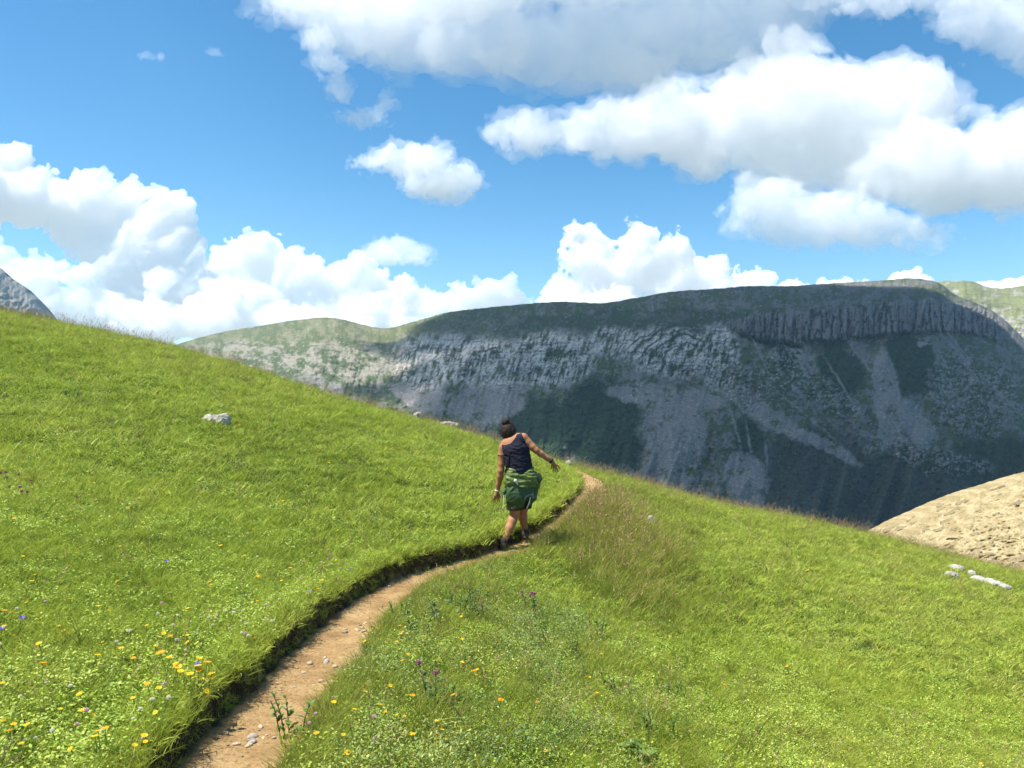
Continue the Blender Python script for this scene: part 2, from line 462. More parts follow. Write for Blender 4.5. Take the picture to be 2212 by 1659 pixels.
def m_color(X, Y, H):
    k = masks(X, Y, H)
    f1 = fbm(X / 26, Y / 20, .5, 5, seed=81, gain=.62); f2 = fbm(X / 8, Y / 6, .5, 4, seed=83, gain=.7); f3 = pnoise(X / 4.6, Y / 3.6, 0, 85)
    x, y = warp(X, Y, 12, 40, 71)
    C = mix(np.broadcast_to(C_GRASS, X.shape + (3,)), C_SCREE * 1.0, sstep(-.12, .22, f1 + .7 * f2 - .10 * sstep(40, 10, H)))
    # crown: stony turf, drier to the left, greyer to the right
    C = mix(C, C_DRY, sstep(1250, 800, X) * (1 - sstep(25, 90, H)) * (.25 + .6 * sstep(-.3, .3, f1 + .5 * f2)))
    up = 1 - sstep(0, 60, H - 0.02 * (X - 1500))
    C = mix(C, C_CLIFF * .95, up * sstep(1450, 1750, X) * sstep(-.25, .1, f1 + .8 * f2) * .85)
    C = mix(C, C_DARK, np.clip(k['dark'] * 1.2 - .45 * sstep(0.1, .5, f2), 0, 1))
    C = mix(C, C_SHALE * .62 + .3 * C_DARK, k['shale'] * sstep(-.7, .0, f1 + .4 * f2))
    gul = np.abs(pnoise(X / 52 + Y / 160, Y / 400, .4, 52))
    C = mix(C, C_SCREE * .5, k['shale'] * (1 - sstep(.03, .2, gul)) * .8)
    C = mix(C, C_SCREE * 1.22 * (1 + .16 * f2 + .1 * f1)[..., None], np.clip(k['scree'], 0, 1) * sstep(-.42, -.12, f1 + .6 * f2))
    C = mix(C, C_ROCK * .85, k['low_rock'] * sstep(-.1, .22, f2 + .4 * f1))
    streak = fbm(X / 8 + y / 26, Y / 34, 0, 4, seed=59, gain=.62)
    C = mix(C, C_ROCK * 1.5, k['slab'] * sstep(-.26, .12, streak + .45 * f1 + .2 * f2))
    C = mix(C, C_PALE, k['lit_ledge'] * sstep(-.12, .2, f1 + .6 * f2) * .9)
    # columns of the cliff with dark joints
    xc = X + .3 * (x - X)
    col = np.abs(pnoise(xc / 15 + .3 * f2, Y / 120, .2, 54)); col2 = np.abs(pnoise(xc / 7 + .2 * f2, Y / 45, .2, 55))
    C = mix(C, C_CLIFF * (1.15 + .35 * f2)[..., None], k['cliff'])
    C = mix(C, C_CLIFF * .30, k['cliff'] * np.maximum(1 - sstep(.02, .14, col), .7 * (1 - sstep(.01, .12, col2))))
    # fold arches and bedding seams in the slabs
    for rx, ry, cx, cy_, th in ((112, 92, 1472, 800, 3.4), (78, 74, 1480, 800, 3.0), (96, 84, 1476, 800, 1.6), (60, 60, 1486, 802, 1.5), (128, 100, 1470, 802, 1.6)):
        q = np.hypot((x - cx) / rx, (y - cy_) / ry)
        arc = (1 - sstep(.5, 1.4, np.abs(q - 1) * min(rx, ry) / th)) * sstep(1340, 1375, X) * (1 - sstep(1500, 1545, X)) * (1 - sstep(775, 805, Y)) * sstep(-.3, .2, f2 + .3)
        C = mix(C, C_DARK * 1.1, np.clip(arc, 0, 1) * .9)
    bed = np.abs(pnoise(X / 120, (Y - .06 * X + 5 * f1) / 6.5, 3, 88))
    C = mix(C, C * .35, np.clip(k['slab'] * .8 + .8 * k['lit_ledge'] + .2, 0, 1) * (1 - sstep(.01, .13, bed)) * sstep(-.25, .2, pnoise(X / 40, Y / 12, 9, 90)))
    # joints crossing the slabs
    jn = np.abs(fbm(x / 12 + y / 15, y / 38, 4, 3, seed=91, gain=.6))
    C = mix(C, C * .38, np.clip(k['slab'] + .6 * k['low_rock'], 0, 1) * (1 - sstep(.01, .10, jn)))
    # loose pale blocks, dark hollows
    C = mix(C, C_ROCK * 1.5, sstep(.50, .66, f3) * np.clip(.35 + .25 * k['scree'] + .6 * k['low_rock'] - .25 * k['dark'] - .2 * k['shale'], 0, 1))
    C = mix(C, C * .45, sstep(.35, .62, pnoise(X / 5.4, Y / 3.6, 4, 89)) * np.clip(.6 * k['slab'] + .6 * k['low_rock'] + .4 - .3 * k['scree'], 0, 1))
    return np.clip(C, .008, .6)

M_SIL = [(300, 790), (379, 746), (459, 722), (555, 705), (648, 690.6), (711, 686), (744, 690.6), (774, 699), (837, 708.7), (900, 692.7), (963, 676), (1047, 665), (1131, 657), (1215, 651.5), (1257, 653), (1283, 655), (1371, 644), (1437, 632), (1547, 623.5), (1621, 618), (1696, 618), (1789, 612.5), (1899, 606), (2000, 604), (2030, 612), (2060, 634), (2110, 655), (2160, 682), (2195, 715), (2240, 760), (2330, 830), (2450, 900)]
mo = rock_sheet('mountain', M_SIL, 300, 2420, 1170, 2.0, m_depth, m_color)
tag(mo, kind='structure')

def r_depth(X, Y, H):
    D = 2750 - 420 * (1 - np.exp(-H / 45)) - H * 1.2
    return D - 40 * fbm(X / 40, Y / 70, 0, 4, seed=101, mode=2) * sstep(2, 40, H) + 10 * np.abs(pnoise(X / 70, Y / 6, 0, 103)) + 5 * fbm(X / 8, Y / 8, 0, 3, seed=104)
def r_color(X, Y, H):
    f1 = fbm(X / 22, Y / 12, .5, 5, seed=111, gain=.6); f2 = fbm(X / 5, Y / 4, .5, 3, seed=112, gain=.7)
    C = mix(np.broadcast_to(np.array([.17, .185, .075]), X.shape + (3,)), C_ROCK * .95, sstep(.05, .4, f1 + .3 * f2 + .25 * sstep(20, 90, H)))
    return np.clip(mix(C, C_CLIFF * .5, (1 - sstep(.02, .12, np.abs(pnoise(X / 70, Y / 6, 0, 103)))) * .6), .01, .6)
tag(rock_sheet('far_ridge', [(1960, 640), (2031, 608), (2066, 606), (2105, 609), (2132, 619), (2163, 622.6), (2212, 617), (2300, 606), (2420, 640)], 1960, 2420, 900, 2.2, r_depth, r_color), kind='structure')

def p_depth(X, Y, H):
    x, y = warp(X, Y, 10, 30, 121)
    D = 3300 - 260 * (1 - np.exp(-H / 40)) - H * 1.0
    return D - 60 * fbm(x / 32 + y / 60, y / 36, 0, 5, seed=123, mode=2, gain=.6) - 16 * np.abs(pnoise(x / 9, y / 30, 0, 124))
def p_color(X, Y, H):
    f = fbm(X / 14, Y / 10, .5, 5, seed=125, gain=.65)
    C = mix(np.broadcast_to(C_ROCK * .36, X.shape + (3,)), C_ROCK * .68, sstep(-.3, .35, f))
    return mix(C, np.array([.07, .085, .05]), sstep(.15, .4, fbm(X / 10, Y / 16, 3, 4, seed=127)) * .6)
tag(rock_sheet('far_peak', [(-400, 600), (-250, 570), (-120, 560), (-60, 558), (-20, 570), (0, 580), (18, 598), (40, 612), (60, 627), (80, 650), (92, 672), (98, 692), (108, 720), (150, 790)], -400, 150, 800, 2.2, p_depth, p_color, back=250.0), kind='structure')

# ------------------------------------------------------------------ tan shale hill on the right, nearer than the mountain
def t_depth(X, Y, H):
    D = 92 - 16 * (1 - np.exp(-H / 60)) - H * .055
    wv = (Y + .30 * X + 9 * fbm(X / 50, Y / 40, 0, 3, seed=131))
    on = sstep(.05, .45, fbm(X / 26, Y / 9, 5, 3, seed=133)); on2 = sstep(.0, .4, fbm(X / 13, Y / 5, 8, 3, seed=134))
    return D + (.5 * on * sstep(.05, .95, (wv / 13.0) % 1) + .4 * on2 * sstep(.05, .9, (wv / 5.5) % 1)) * sstep(0, 8, H) - .9 * fbm(X / 40, Y / 24, 0, 3, seed=135) * sstep(0, 6, H) - .26 * fbm(X / 5, Y / 3.4, 0, 4, seed=136)
def t_color(X, Y, H):
    f = fbm(X / 20, Y / 9, .5, 5, seed=137, gain=.65)
    C = mix(np.broadcast_to(np.array([.255, .20, .10]), X.shape + (3,)), np.array([.36, .295, .165]), sstep(-.3, .3, f))
    C = mix(C, np.array([.17, .155, .06]), sstep(.15, .45, fbm(X / 30, Y / 18, 6, 4, seed=139)) * .55)
    C = mix(C, C * .6, sstep(.25, .5, fbm(X / 9, Y / 3.5, 3, 3, seed=140)))
    return np.clip(C, .02, .7)
tan_hill = rock_sheet('shale_hillside', [(1780, 1215), (1850, 1176), (1902, 1149), (1950, 1124), (1990, 1106), (2050, 1080), (2100, 1061), (2160, 1043), (2212, 1027), (2300, 1005), (2420, 985), (2600, 960)], 1780, 2560, 1330, 2.4, t_depth, t_color, back=30.0)
tan_hill.data.materials[0] = m2 = MOUNTAIN_MAT.copy()
m2.name = 'tan_shale'
for n_ in m2.node_tree.nodes:
    if n_.type == 'TEX_NOISE': n_.inputs['Scale'].default_value = 3.0
tag(tan_hill, kind='structure')

SLAB = simple_mat('dark_shale_slab', (.25, .20, .105), .95, .4, 4, .5, col2=(.12, .095, .055))
rgs = np.random.default_rng(150)
_tv = np.empty(len(tan_hill.data.vertices) * 3, np.float32); tan_hill.data.vertices.foreach_get('co', _tv); _tv = _tv.reshape(-1, 3)
_o = np.array(tan_hill.location); _w = _tv + _o
_sx = CX + F * _w[:, 0] / _w[:, 1]; _sy = CY - F * _w[:, 2] / _w[:, 1]
_ok = np.nonzero((_sx > 1915) & (_sx < 2300) & (_sy < 1240) & (_w[:, 1] < 91))[0]
SL = []
for k in range(5):
    bm = bmesh.new(); bmesh.ops.create_cube(bm, size=1.0)
    for v in bm.verts: v.co = Vector((v.co.x * rgs.uniform(.7, 1.1), v.co.y * rgs.uniform(.6, 1.1), v.co.z * rgs.uniform(.7, 1.2)))
    bmesh.ops.subdivide_edges(bm, edges=bm.edges[:], cuts=1, use_grid_fill=True)
    for v in bm.verts: v.co += Vector(rgs.normal(0, .06, 3))
    me = bpy.data.meshes.new('shale_slab'); bm.to_mesh(me); bm.free(); me.materials.append(SLAB); SL.append(me)
for k in range(130):
    p = _tv[_ok[rgs.integers(len(_ok))]]
    o = link('shale_slab', SL[rgs.integers(5)], parent=tan_hill, loc=tuple(p))
    f = .28 + .75 * rgs.random() ** 3
    o.scale = (1.5 * f, .7 * f, .26 * f); o.rotation_euler = (rgs.normal(.25, .12), rgs.normal(-.28, .10), rgs.normal(0, .3))

# ------------------------------------------------------------------ clouds: closed lumpy bodies filled with even mist
def cloud_material(name, density, albedo=(1, 1, 1)):
    m = bpy.data.materials.new(name); m.use_nodes = True
    nt = m.node_tree; nt.nodes.clear()
    o = nt.nodes.new('ShaderNodeOutputMaterial'); v = nt.nodes.new('ShaderNodeVolumeScatter')
    v.inputs['Color'].default_value = (*albedo, 1); v.inputs['Density'].default_value = density
    v.inputs['Anisotropy'].default_value = 0.0
    nt.links.new(v.outputs[0], o.inputs['Volume'])
    return m

def cloud(label, blobs, dist, vox, density, amp, wl, seed, depth=1.0, group='clouds in the sky', octaves=5, puff=0, veil=None):
    """blobs: (X, Y, rx, ry) in frame units, at dist metres; vox voxel size, amp/wl lump height and size (frame units);
    puff: smaller heads grown on every blob; veil: (reach, density) of a thin torn mist around the body"""
    rg = np.random.default_rng(seed)
    B = [[b[0], b[1], b[2], b[3] if len(b) > 3 else b[2]] for b in blobs]
    dy = max(b[2] for b in B) * depth * 0.35
    B = [b + [rg.uniform(-dy, dy)] for b in B]
    for b in list(B):
        for k in range(puff):
            a = rg.uniform(-.5, math.pi + .5); e = rg.uniform(-.9, .5); r = rg.uniform(.28, .5) * min(b[2], b[3])
            B.append([b[0] + b[2] * math.cos(a) * math.cos(e) * .88, b[1] - b[3] * math.sin(a) * math.cos(e) * .88, r, r, b[4] + b[2] * depth * math.sin(e) * .8])
    B = np.array(B, np.float32)
    off = B[:, 4]
    ext = 0 if veil is None else veil[0]
    pad = amp * .75 + 2 * vox + ext
    x0 = (B[:, 0] - B[:, 2]).min() - pad; x1 = (B[:, 0] + B[:, 2]).max() + pad
    z0 = (-B[:, 1] - B[:, 3]).min() - pad; z1 = (-B[:, 1] + B[:, 3]).max() + pad
    ry = (B[:, 2] * B[:, 3]) ** .5 * depth
    y0 = (off - ry).min() - pad; y1 = (off + ry).max() + pad
    nx, ny, nz = [int(math.ceil((b - a) / vox)) + 1 for a, b in ((x0, x1), (y0, y1), (z0, z1))]
    gx = (x0 + vox * np.arange(nx)).astype(np.float32); gy = (y0 + vox * np.arange(ny)).astype(np.float32); gz = (z0 + vox * np.arange(nz)).astype(np.float32)
    D = np.full((nx, ny, nz), -1e3, np.float32)
    for (bx, by, rx, rz, oy), r_y in zip(B, ry):
        i0, i1 = np.searchsorted(gx, [bx - rx - pad, bx + rx + pad]); j0, j1 = np.searchsorted(gy, [oy - r_y - pad, oy + r_y + pad])
        k0, k1 = np.searchsorted(gz, [-by - rz - pad, -by + rz + pad])
        ex = ((gx[i0:i1] - bx) / rx)[:, None, None]; ey = ((gy[j0:j1] - oy) / r_y)[None, :, None]; ez = ((gz[k0:k1] + by) / rz)[None, None, :]
        d = (1 - np.sqrt(ex * ex + ey * ey + ez * ez)) * min(rx, rz)
        sub = D[i0:i1, j0:j1, k0:k1]
        k = 0.2 * min(rx, rz)
        h = np.clip(0.5 + 0.5 * (d - sub) / k, 0, 1)
        sub[...] = sub * (1 - h) + d * h + k * h * (1 - h)
    D0 = D.copy() if veil else None
    m = (D > -.75 * amp - ext) & (D < amp * .6 + vox)
    I, J, K = np.nonzero(m)
    px, py, pz = gx[I] / wl, gy[J] / wl, gz[K] / wl
    wx = pnoise(px * .7, py * .7, pz * .7, seed + 5) * .5
    n = fbm(px + wx, py, pz + wx * .7, octaves=octaves, seed=seed, mode=1, gain=.69)
    D[I, J, K] += amp * n
    def build(D, density):
        for s in (0, -1):
            D[s] = -1; D[:, s] = -1; D[:, :, s] = -1
        V, Q = surface_nets(D)
        P = np.stack([x0 + V[:, 0] * vox - CX, y0 + V[:, 1] * vox, z0 + V[:, 2] * vox + CY], 1) * (dist / F)
        return P, Q
    P, Q = build(D, density)
    c = P.mean(0)
    o = link('cloud', np_mesh('cloud', P - c, Q), cloud_material('cloud_mist', density), loc=(c[0], c[1] + dist, c[2]))
    tag(o, label, 'cloud', group)
    if veil:
        D0[I, J, K] += amp * .5 * n + ext * (.35 + 1.5 * fbm(px * 1.5 + 3, py * 1.5, pz * 2.1, octaves=3, seed=seed + 40, gain=.6))
        P, Q2 = build(D0, veil[1])
        link('mist_veil', np_mesh('mist_veil', P - c, Q2), cloud_material('veil_mist', veil[1]), parent=o)
    print('cloud', label, len(Q), D.shape, len(I))
    return o

cloud('towering white cumulus rising from the left edge of the sky', [
    (-60, 430, 100), (0, 385, 68), (25, 350, 44), (-30, 350, 48), (70, 430, 70), (130, 430, 50), (200, 430, 60), (215, 400, 36), (255, 470, 70), (340, 490, 70),
    (345, 450, 40), (385, 495, 45), (410, 540, 42), (300, 560, 80), (440, 570, 28), (150, 480, 60), (210, 540, 60), (360, 620, 90), (280, 640, 80)], 7600, 3.4, .017, 42, 85, 11, depth=.4, puff=8, octaves=6)
cloud('low bright cumulus bank under the tower behind the meadow ridge', [
    (-40, 640, 100, 80), (15, 575, 40), (80, 620, 60), (180, 605, 38), (180, 670, 100, 60), (60, 690, 120, 60), (120, 590, 32), (330, 700, 110, 50), (-20, 550, 38), (335, 605, 30, 26), (350, 600, 24), (260, 690, 80, 50), (440, 700, 90, 40)], 6300, 3.4, .017, 36, 80, 12, depth=.4, puff=8, octaves=6)
cloud('broad white cumulus bank with a bumpy top between the left towers and the mountain', [
    (530, 590, 72), (520, 550, 40), (570, 548, 46), (640, 610, 65), (640, 580, 40), (700, 625, 60), (755, 605, 48), (765, 585, 30), (820, 645, 55), (880, 650, 50), (925, 690, 55),
    (600, 690, 150, 70), (760, 700, 140, 70), (980, 680, 55), (1010, 660, 45), (1050, 645, 42), (1095, 630, 32), (1115, 660, 36), (1080, 700, 80, 50), (985, 625, 22, 16)], 7500, 3.4, .017, 40, 75, 23, depth=.4, puff=8, octaves=6)
cloud('rounded low cumulus heads in front of the broad bank behind the ridge', [
    (470, 690, 90, 60), (560, 710, 70, 40), (480, 640, 50), (650, 700, 80, 40), (740, 715, 90, 36), (600, 680, 40)], 6500, 3.2, .016, 32, 66, 24, depth=.4, puff=8, octaves=6)
cloud('white cumulus with a bright turret rising behind the middle of the mountain ridge', [
    (1230, 660, 60), (1260, 570, 45), (1262, 515, 32), (1300, 540, 36), (1320, 610, 75), (1372, 518, 34), (1390, 570, 60), (1450, 560, 45), (1480, 620, 70), (1540, 615, 48), (1590, 625, 45), (1650, 630, 45), (1720, 635, 55, 38), (1800, 640, 60, 32), (1860, 640, 40, 28), (1300, 680, 130, 60), (1560, 690, 200, 60)], 8000, 3.2, .02, 36, 66, 31, depth=.4, puff=8, octaves=6)
cloud('small round cloud peeking over the flat top of the mountain', [(1960, 608, 34, 26), (1935, 615, 22, 15), (1985, 612, 22, 18), (1960, 640, 60, 30)], 8000, 2.6, .026, 14, 34, 37, depth=.8, puff=4)
cloud('low white cloud at the right edge behind the sunlit ridge', [(2170, 630, 50, 26), (2220, 622, 60, 26), (2130, 625, 28, 18), (2290, 620, 70, 30), (2200, 660, 120, 40)], 8000, 2.8, .026, 14, 40, 38, depth=.8, puff=4)
cloud('small ragged cloud floating alone in the blue above the hiker', [
    (850, 345, 40, 30), (895, 355, 52, 40), (935, 350, 45, 38), (955, 395, 62, 40), (1000, 385, 36, 38), (800, 352, 36, 16), (925, 405, 48, 26), (985, 420, 32, 22)], 4500, 2.6, .010, 34, 62, 41, depth=.5, puff=5, veil=(20, .004))
cloud('faint flattened cloud low in the middle of the sky', [(820, 545, 44, 20), (860, 540, 54, 26), (900, 548, 38, 20), (850, 555, 66, 14)], 7000, 2.8, .004, 22, 44, 43, depth=.7, puff=2, veil=(10, .0015))
cloud('large puffy cloud filling the upper right of the sky', [
    (1140, 290, 66, 44), (1100, 285, 44, 36), (1200, 285, 46, 36), (1280, 275, 68, 50), (1360, 285, 90, 68), (1420, 245, 80, 54), (1500, 290, 120, 84), (1540, 225, 60, 46),
    (1640, 260, 130, 110), (1690, 125, 52, 60), (1720, 210, 120, 100), (1760, 340, 190, 74), (1860, 250, 160, 110), (1850, 170, 50, 40), (1950, 220, 120, 84), (2020, 240, 64, 54),
    (2000, 370, 220, 84), (2180, 370, 190, 94), (2200, 290, 80, 54), (2350, 340, 200, 120)], 4600, 4.6, .0065, 54, 110, 57, depth=.4, puff=6, veil=(30, .003))
cloud('ragged tail of cloud hanging below the big cloud on the right', [
    (1640, 440, 62, 52), (1600, 475, 40, 32), (1700, 460, 84, 58), (1730, 500, 76, 40), (1800, 470, 100, 54), (1880, 490, 96, 40), (1980, 500, 84, 30), (2030, 512, 44, 18)], 4400, 3.6, .006, 46, 85, 61, depth=.45, puff=5, veil=(24, .0025))
cloud('broad pale cloud sheet across the top of the sky', [
    (660, 20, 90, 50), (780, 70, 120, 70), (900, 80, 130, 90), (1030, 90, 140, 90), (1180, 100, 160, 92), (1330, 90, 170, 98), (1480, 70, 160, 90), (1600, 40, 120, 80), (1700, 20, 100, 60),
    (900, -60, 300, 90), (1250, -80, 380, 100), (1550, -70, 300, 90), (600, -20, 80, 36), (1250, 140, 110, 58), (1390, 150, 100, 54), (1560, 110, 80, 50), (1650, 90, 80, 60)], 3800, 5.4, .004, 50, 120, 67, depth=.35, puff=5, veil=(34, .002))
cloud('torn white cloud in the top right corner', [
    (2090, 40, 90, 66), (2180, 70, 80, 66), (2060, -20, 120, 50), (1900, -10, 110, 44), (1780, 5, 60, 24), (2200, 130, 40, 36), (2260, 30, 120, 80)], 3900, 4.2, .005, 52, 95, 71, depth=.35, puff=5, veil=(20, .0016))
cloud('thin torn wisp below the left end of the cloud sheet', [
    (700, 130, 36, 28), (735, 190, 30, 28), (760, 255, 34, 14), (800, 250, 36, 20), (835, 225, 24, 22), (690, 90, 40, 34)], 4000, 2.6, .005, 34, 60, 73, depth=.7, puff=2, veil=(14, .002))
cloud('tiny faint wisp near the top left of the sky', [(315, 118, 22, 8), (350, 122, 12, 10)], 5000, 2.0, .003, 12, 30, 79, depth=.8, puff=2)
cloud('tiny thin wisp left of the cloud sheet', [(462, 112, 20, 8), (478, 120, 10, 8)], 5000, 2.0, .003, 12, 30, 83, depth=.8, puff=2)

# ------------------------------------------------------------------ the cloud overhead whose shadow lies on the mountain
def ceiling_cloud(label, cx, cy, cz, lumps, density, seed):
    B = []
    rg = np.random.default_rng(seed)
    vox = 30.0
    P = np.array(lumps, float)
    x0, x1 = (P[:, 0] - P[:, 2]).min() - 120, (P[:, 0] + P[:, 2]).max() + 120
    y0, y1 = (P[:, 1] - P[:, 3]).min() - 120, (P[:, 1] + P[:, 3]).max() + 120
    gx = np.arange(x0, x1, vox); gy = np.arange(y0, y1, vox); gz = np.arange(-260, 420, vox)
    D = np.full((len(gx), len(gy), len(gz)), -1e3, np.float32)
    for lx, ly, rx, ry_, rz in lumps:
        e = np.sqrt(((gx - lx) / rx)[:, None, None]**2 + ((gy - ly) / ry_)[None, :, None]**2 + (gz / rz)[None, None, :]**2)
        D = np.maximum(D, (1 - e) * rz)
    X, Y, Z = np.meshgrid(gx, gy, gz, indexing='ij')
    D = D + 110 * fbm(X / 330, Y / 330, Z / 330, 4, seed=seed, mode=1, gain=.6)
    D = np.minimum(D, Z + 150)
    for s in (0, -1): D[s] = -1; D[:, s] = -1; D[:, :, s] = -1
    V, Q = surface_nets(D.astype(np.float32))
    V = V * vox + np.array([gx[0], gy[0], gz[0]])
    o = link('cloud', np_mesh('cloud', V, Q), cloud_material('cloud_mist', density), loc=(cx, cy, cz))
    tag(o, label, 'cloud', 'clouds in the sky')
    return o
_h = 1150.0
_s = SUN_DIR / SUN_DIR.z
# placed on the sun's side of the mountain face (about 1500 m ahead, 50 to 950 m to the right)
ceiling_cloud('wide cloud high over the valley that shades the mountain', 430 + _s.x * _h, 1560 + _s.y * _h, _h,
              [(-260, 60, 420, 330, 190), (150, 60, 430, 420, 200), (420, 20, 330, 420, 190), (-150, -350, 520, 300, 170), (380, -420, 420, 360, 170), (60, -620, 500, 260, 160), (620, -300, 260, 300, 150)], .013, 203)

# ------------------------------------------------------------------ the air between here and the mountain
bm = bmesh.new()
hx0, hx1, hy0, hy1, hz0, hz1 = -3960., 3960., -2760., 5160., -376., 640.
vs = [bm.verts.new(v) for v in ((hx0, hy0, hz0), (hx1, hy0, hz0), (hx1, hy1, hz0), (hx0, hy1, hz0), (hx0, hy0, hz1), (hx1, hy0, hz1), (hx1, hy1, hz1), (hx0, hy1, hz1))]
for f in ((0, 3, 2, 1), (4, 5, 6, 7), (0, 1, 5, 4), (1, 2, 6, 5), (2, 3, 7, 6), (3, 0, 4, 7)): bm.faces.new([vs[i] for i in f])
me = bpy.data.meshes.new('haze'); bm.to_mesh(me); bm.free()
m, nt, out = new_mat('mountain_air')
pv = N(nt, 'ShaderNodeVolumePrincipled', {'Color': (.46, .75, 1.0, 1), 'Density': 5.4e-5, 'Anisotropy': .1})
nt.links.new(pv.outputs[0], out.inputs['Volume'])
tag(link('haze', me, m), 'thin bluish air over the valley', kind='stuff')

# ------------------------------------------------------------------ grass and ground cover
def leaf_mat(name, base, tip, trans=.35, var=.4, rough=.5, dry=(.54, .50, .14)):
    """blade colour runs root to tip; every clump varies a little, patches of the meadow are drier or lusher"""
    m, nt, out = new_mat(name)
    ti = N(nt, 'ShaderNodeAttribute', attribute_name='tint', attribute_type='INSTANCER')
    hh = N(nt, 'ShaderNodeAttribute', attribute_name='along')
    oi = N(nt, 'ShaderNodeAttribute', attribute_name='rnd')
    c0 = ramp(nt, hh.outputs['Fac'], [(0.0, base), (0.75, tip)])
    mx = N(nt, 'ShaderNodeMix', data_type='RGBA'); mx.inputs['B'].default_value = (*dry, 1)
    nt.links.new(c0, mx.inputs['A'])
    dr = N(nt, 'ShaderNodeMath', {0: ti.outputs['Fac'], 1: .42}, operation='MULTIPLY', use_clamp=True)
    sp = ramp(nt, oi.outputs['Fac'], [(.80, (0, 0, 0)), (.95, (.35, .35, .35))])
    ad = N(nt, 'ShaderNodeMath', {0: dr.outputs[0]}, operation='ADD'); nt.links.new(sp, ad.inputs[1])
    nt.links.new(ad.outputs[0], mx.inputs['Factor'])
    hs = N(nt, 'ShaderNodeHueSaturation', {'Color': mx.outputs['Result']})
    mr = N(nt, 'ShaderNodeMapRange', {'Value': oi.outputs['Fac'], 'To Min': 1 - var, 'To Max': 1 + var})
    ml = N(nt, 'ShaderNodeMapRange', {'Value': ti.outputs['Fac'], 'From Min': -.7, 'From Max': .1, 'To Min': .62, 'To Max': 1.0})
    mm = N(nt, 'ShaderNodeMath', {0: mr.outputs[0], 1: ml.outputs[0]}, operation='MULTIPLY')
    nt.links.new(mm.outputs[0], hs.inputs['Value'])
    d = N(nt, 'ShaderNodeBsdfPrincipled', {'Base Color': hs.outputs[0], 'Roughness': rough, 'Specular IOR Level': .22})
    t = N(nt, 'ShaderNodeBsdfTranslucent', {'Color': hs.outputs[0]})
    ms = N(nt, 'ShaderNodeMixShader', {'Fac': trans})
    nt.links.new(d.outputs[0], ms.inputs[1]); nt.links.new(t.outputs[0], ms.inputs[2])
    nt.links.new(ms.outputs[0], out.inputs['Surface'])
    return m

def strips(rg, n, rad, hmin, hmax, wid, bend, lean=(0, 0), seg=3, splay=.5):
    """n curved tapering blades; returns verts, tris, along, rnd"""
    Vs, Ts, Al, Rn = [], [], [], []
    o = 0
    for i in range(n):
        r = rad * math.sqrt(rg.random()); a = rg.uniform(0, 2 * math.pi)
        p = np.array([r * math.cos(a), r * math.sin(a), -.01])
        h = rg.uniform(hmin, hmax); w = wid * rg.uniform(.7, 1.3)
        la = rg.uniform(0, 2 * math.pi)
        dirv = np.array([math.cos(la) * splay * rg.uniform(.2, 1) + lean[0], math.sin(la) * splay * rg.uniform(.2, 1) + lean[1], 1.0])
        dirv /= np.linalg.norm(dirv)
        sd = np.cross(dirv, [math.cos(la + 1.3), math.sin(la + 1.3), 0.2]); sd /= np.linalg.norm(sd)
        bd = np.array([math.cos(la), math.sin(la), -.35]) * bend * rg.uniform(.3, 1.2)
        rn = rg.random()
        for k in range(seg + 1):
            t = k / seg
            c = p + dirv * h * t + bd * h * t * t
            ww = w * (1 - t ** 1.6) * .5
            if k < seg:
                Vs += [c - sd * ww, c + sd * ww]; Al += [t, t]; Rn += [rn, rn]
            else:
                Vs.append(c); Al.append(1.0); Rn.append(rn)
        for k in range(seg - 1):
            b0 = o + 2 * k
            Ts += [(b0, b0 + 1, b0 + 3), (b0, b0 + 3, b0 + 2)]
        b0 = o + 2 * (seg - 1)
        Ts.append((b0, b0 + 1, b0 + 2))
        o += 2 * seg + 1
    return np.array(Vs), np.array(Ts), np.array(Al), np.array(Rn)

def leaves(rg, n, rad, hmin, hmax, ln, wd, tilt=.6):
    """small rounded leaflets held flat-ish on hidden stems (clover, plantain, herbs)"""
    Vs, Ts, Al, Rn = [], [], [], []
    o = 0
    for i in range(n):
        r = rad * math.sqrt(rg.random()); a = rg.uniform(0, 2 * math.pi)
        z = rg.uniform(hmin, hmax); c = np.array([r * math.cos(a), r * math.sin(a), z])
        la = rg.uniform(0, 2 * math.pi); e = rg.uniform(-.2, tilt)
        f = np.array([math.cos(la) * math.cos(e), math.sin(la) * math.cos(e), math.sin(e)]); s = np.array([-math.sin(la), math.cos(la), rg.uniform(-.4, .4)])
        L = ln * rg.uniform(.6, 1.3); W = wd * rg.uniform(.7, 1.3); up = np.cross(f, s)
        pts = [c, c + f * L * .35 + s * W * .5 + up * .1 * W, c + f * L * .8 + s * W * .4, c + f * L, c + f * L * .8 - s * W * .4, c + f * L * .35 - s * W * .5 + up * .1 * W]
        rn = rg.random()
        Vs += pts; Al += [.5, .8, .9, 1, .9, .8]; Rn += [rn] * 6
        Ts += [(o, o + 1, o + 5), (o + 1, o + 2, o + 5), (o + 2, o + 4, o + 5), (o + 2, o + 3, o + 4)]
        o += 6
    return np.array(Vs), np.array(Ts), np.array(Al), np.array(Rn)

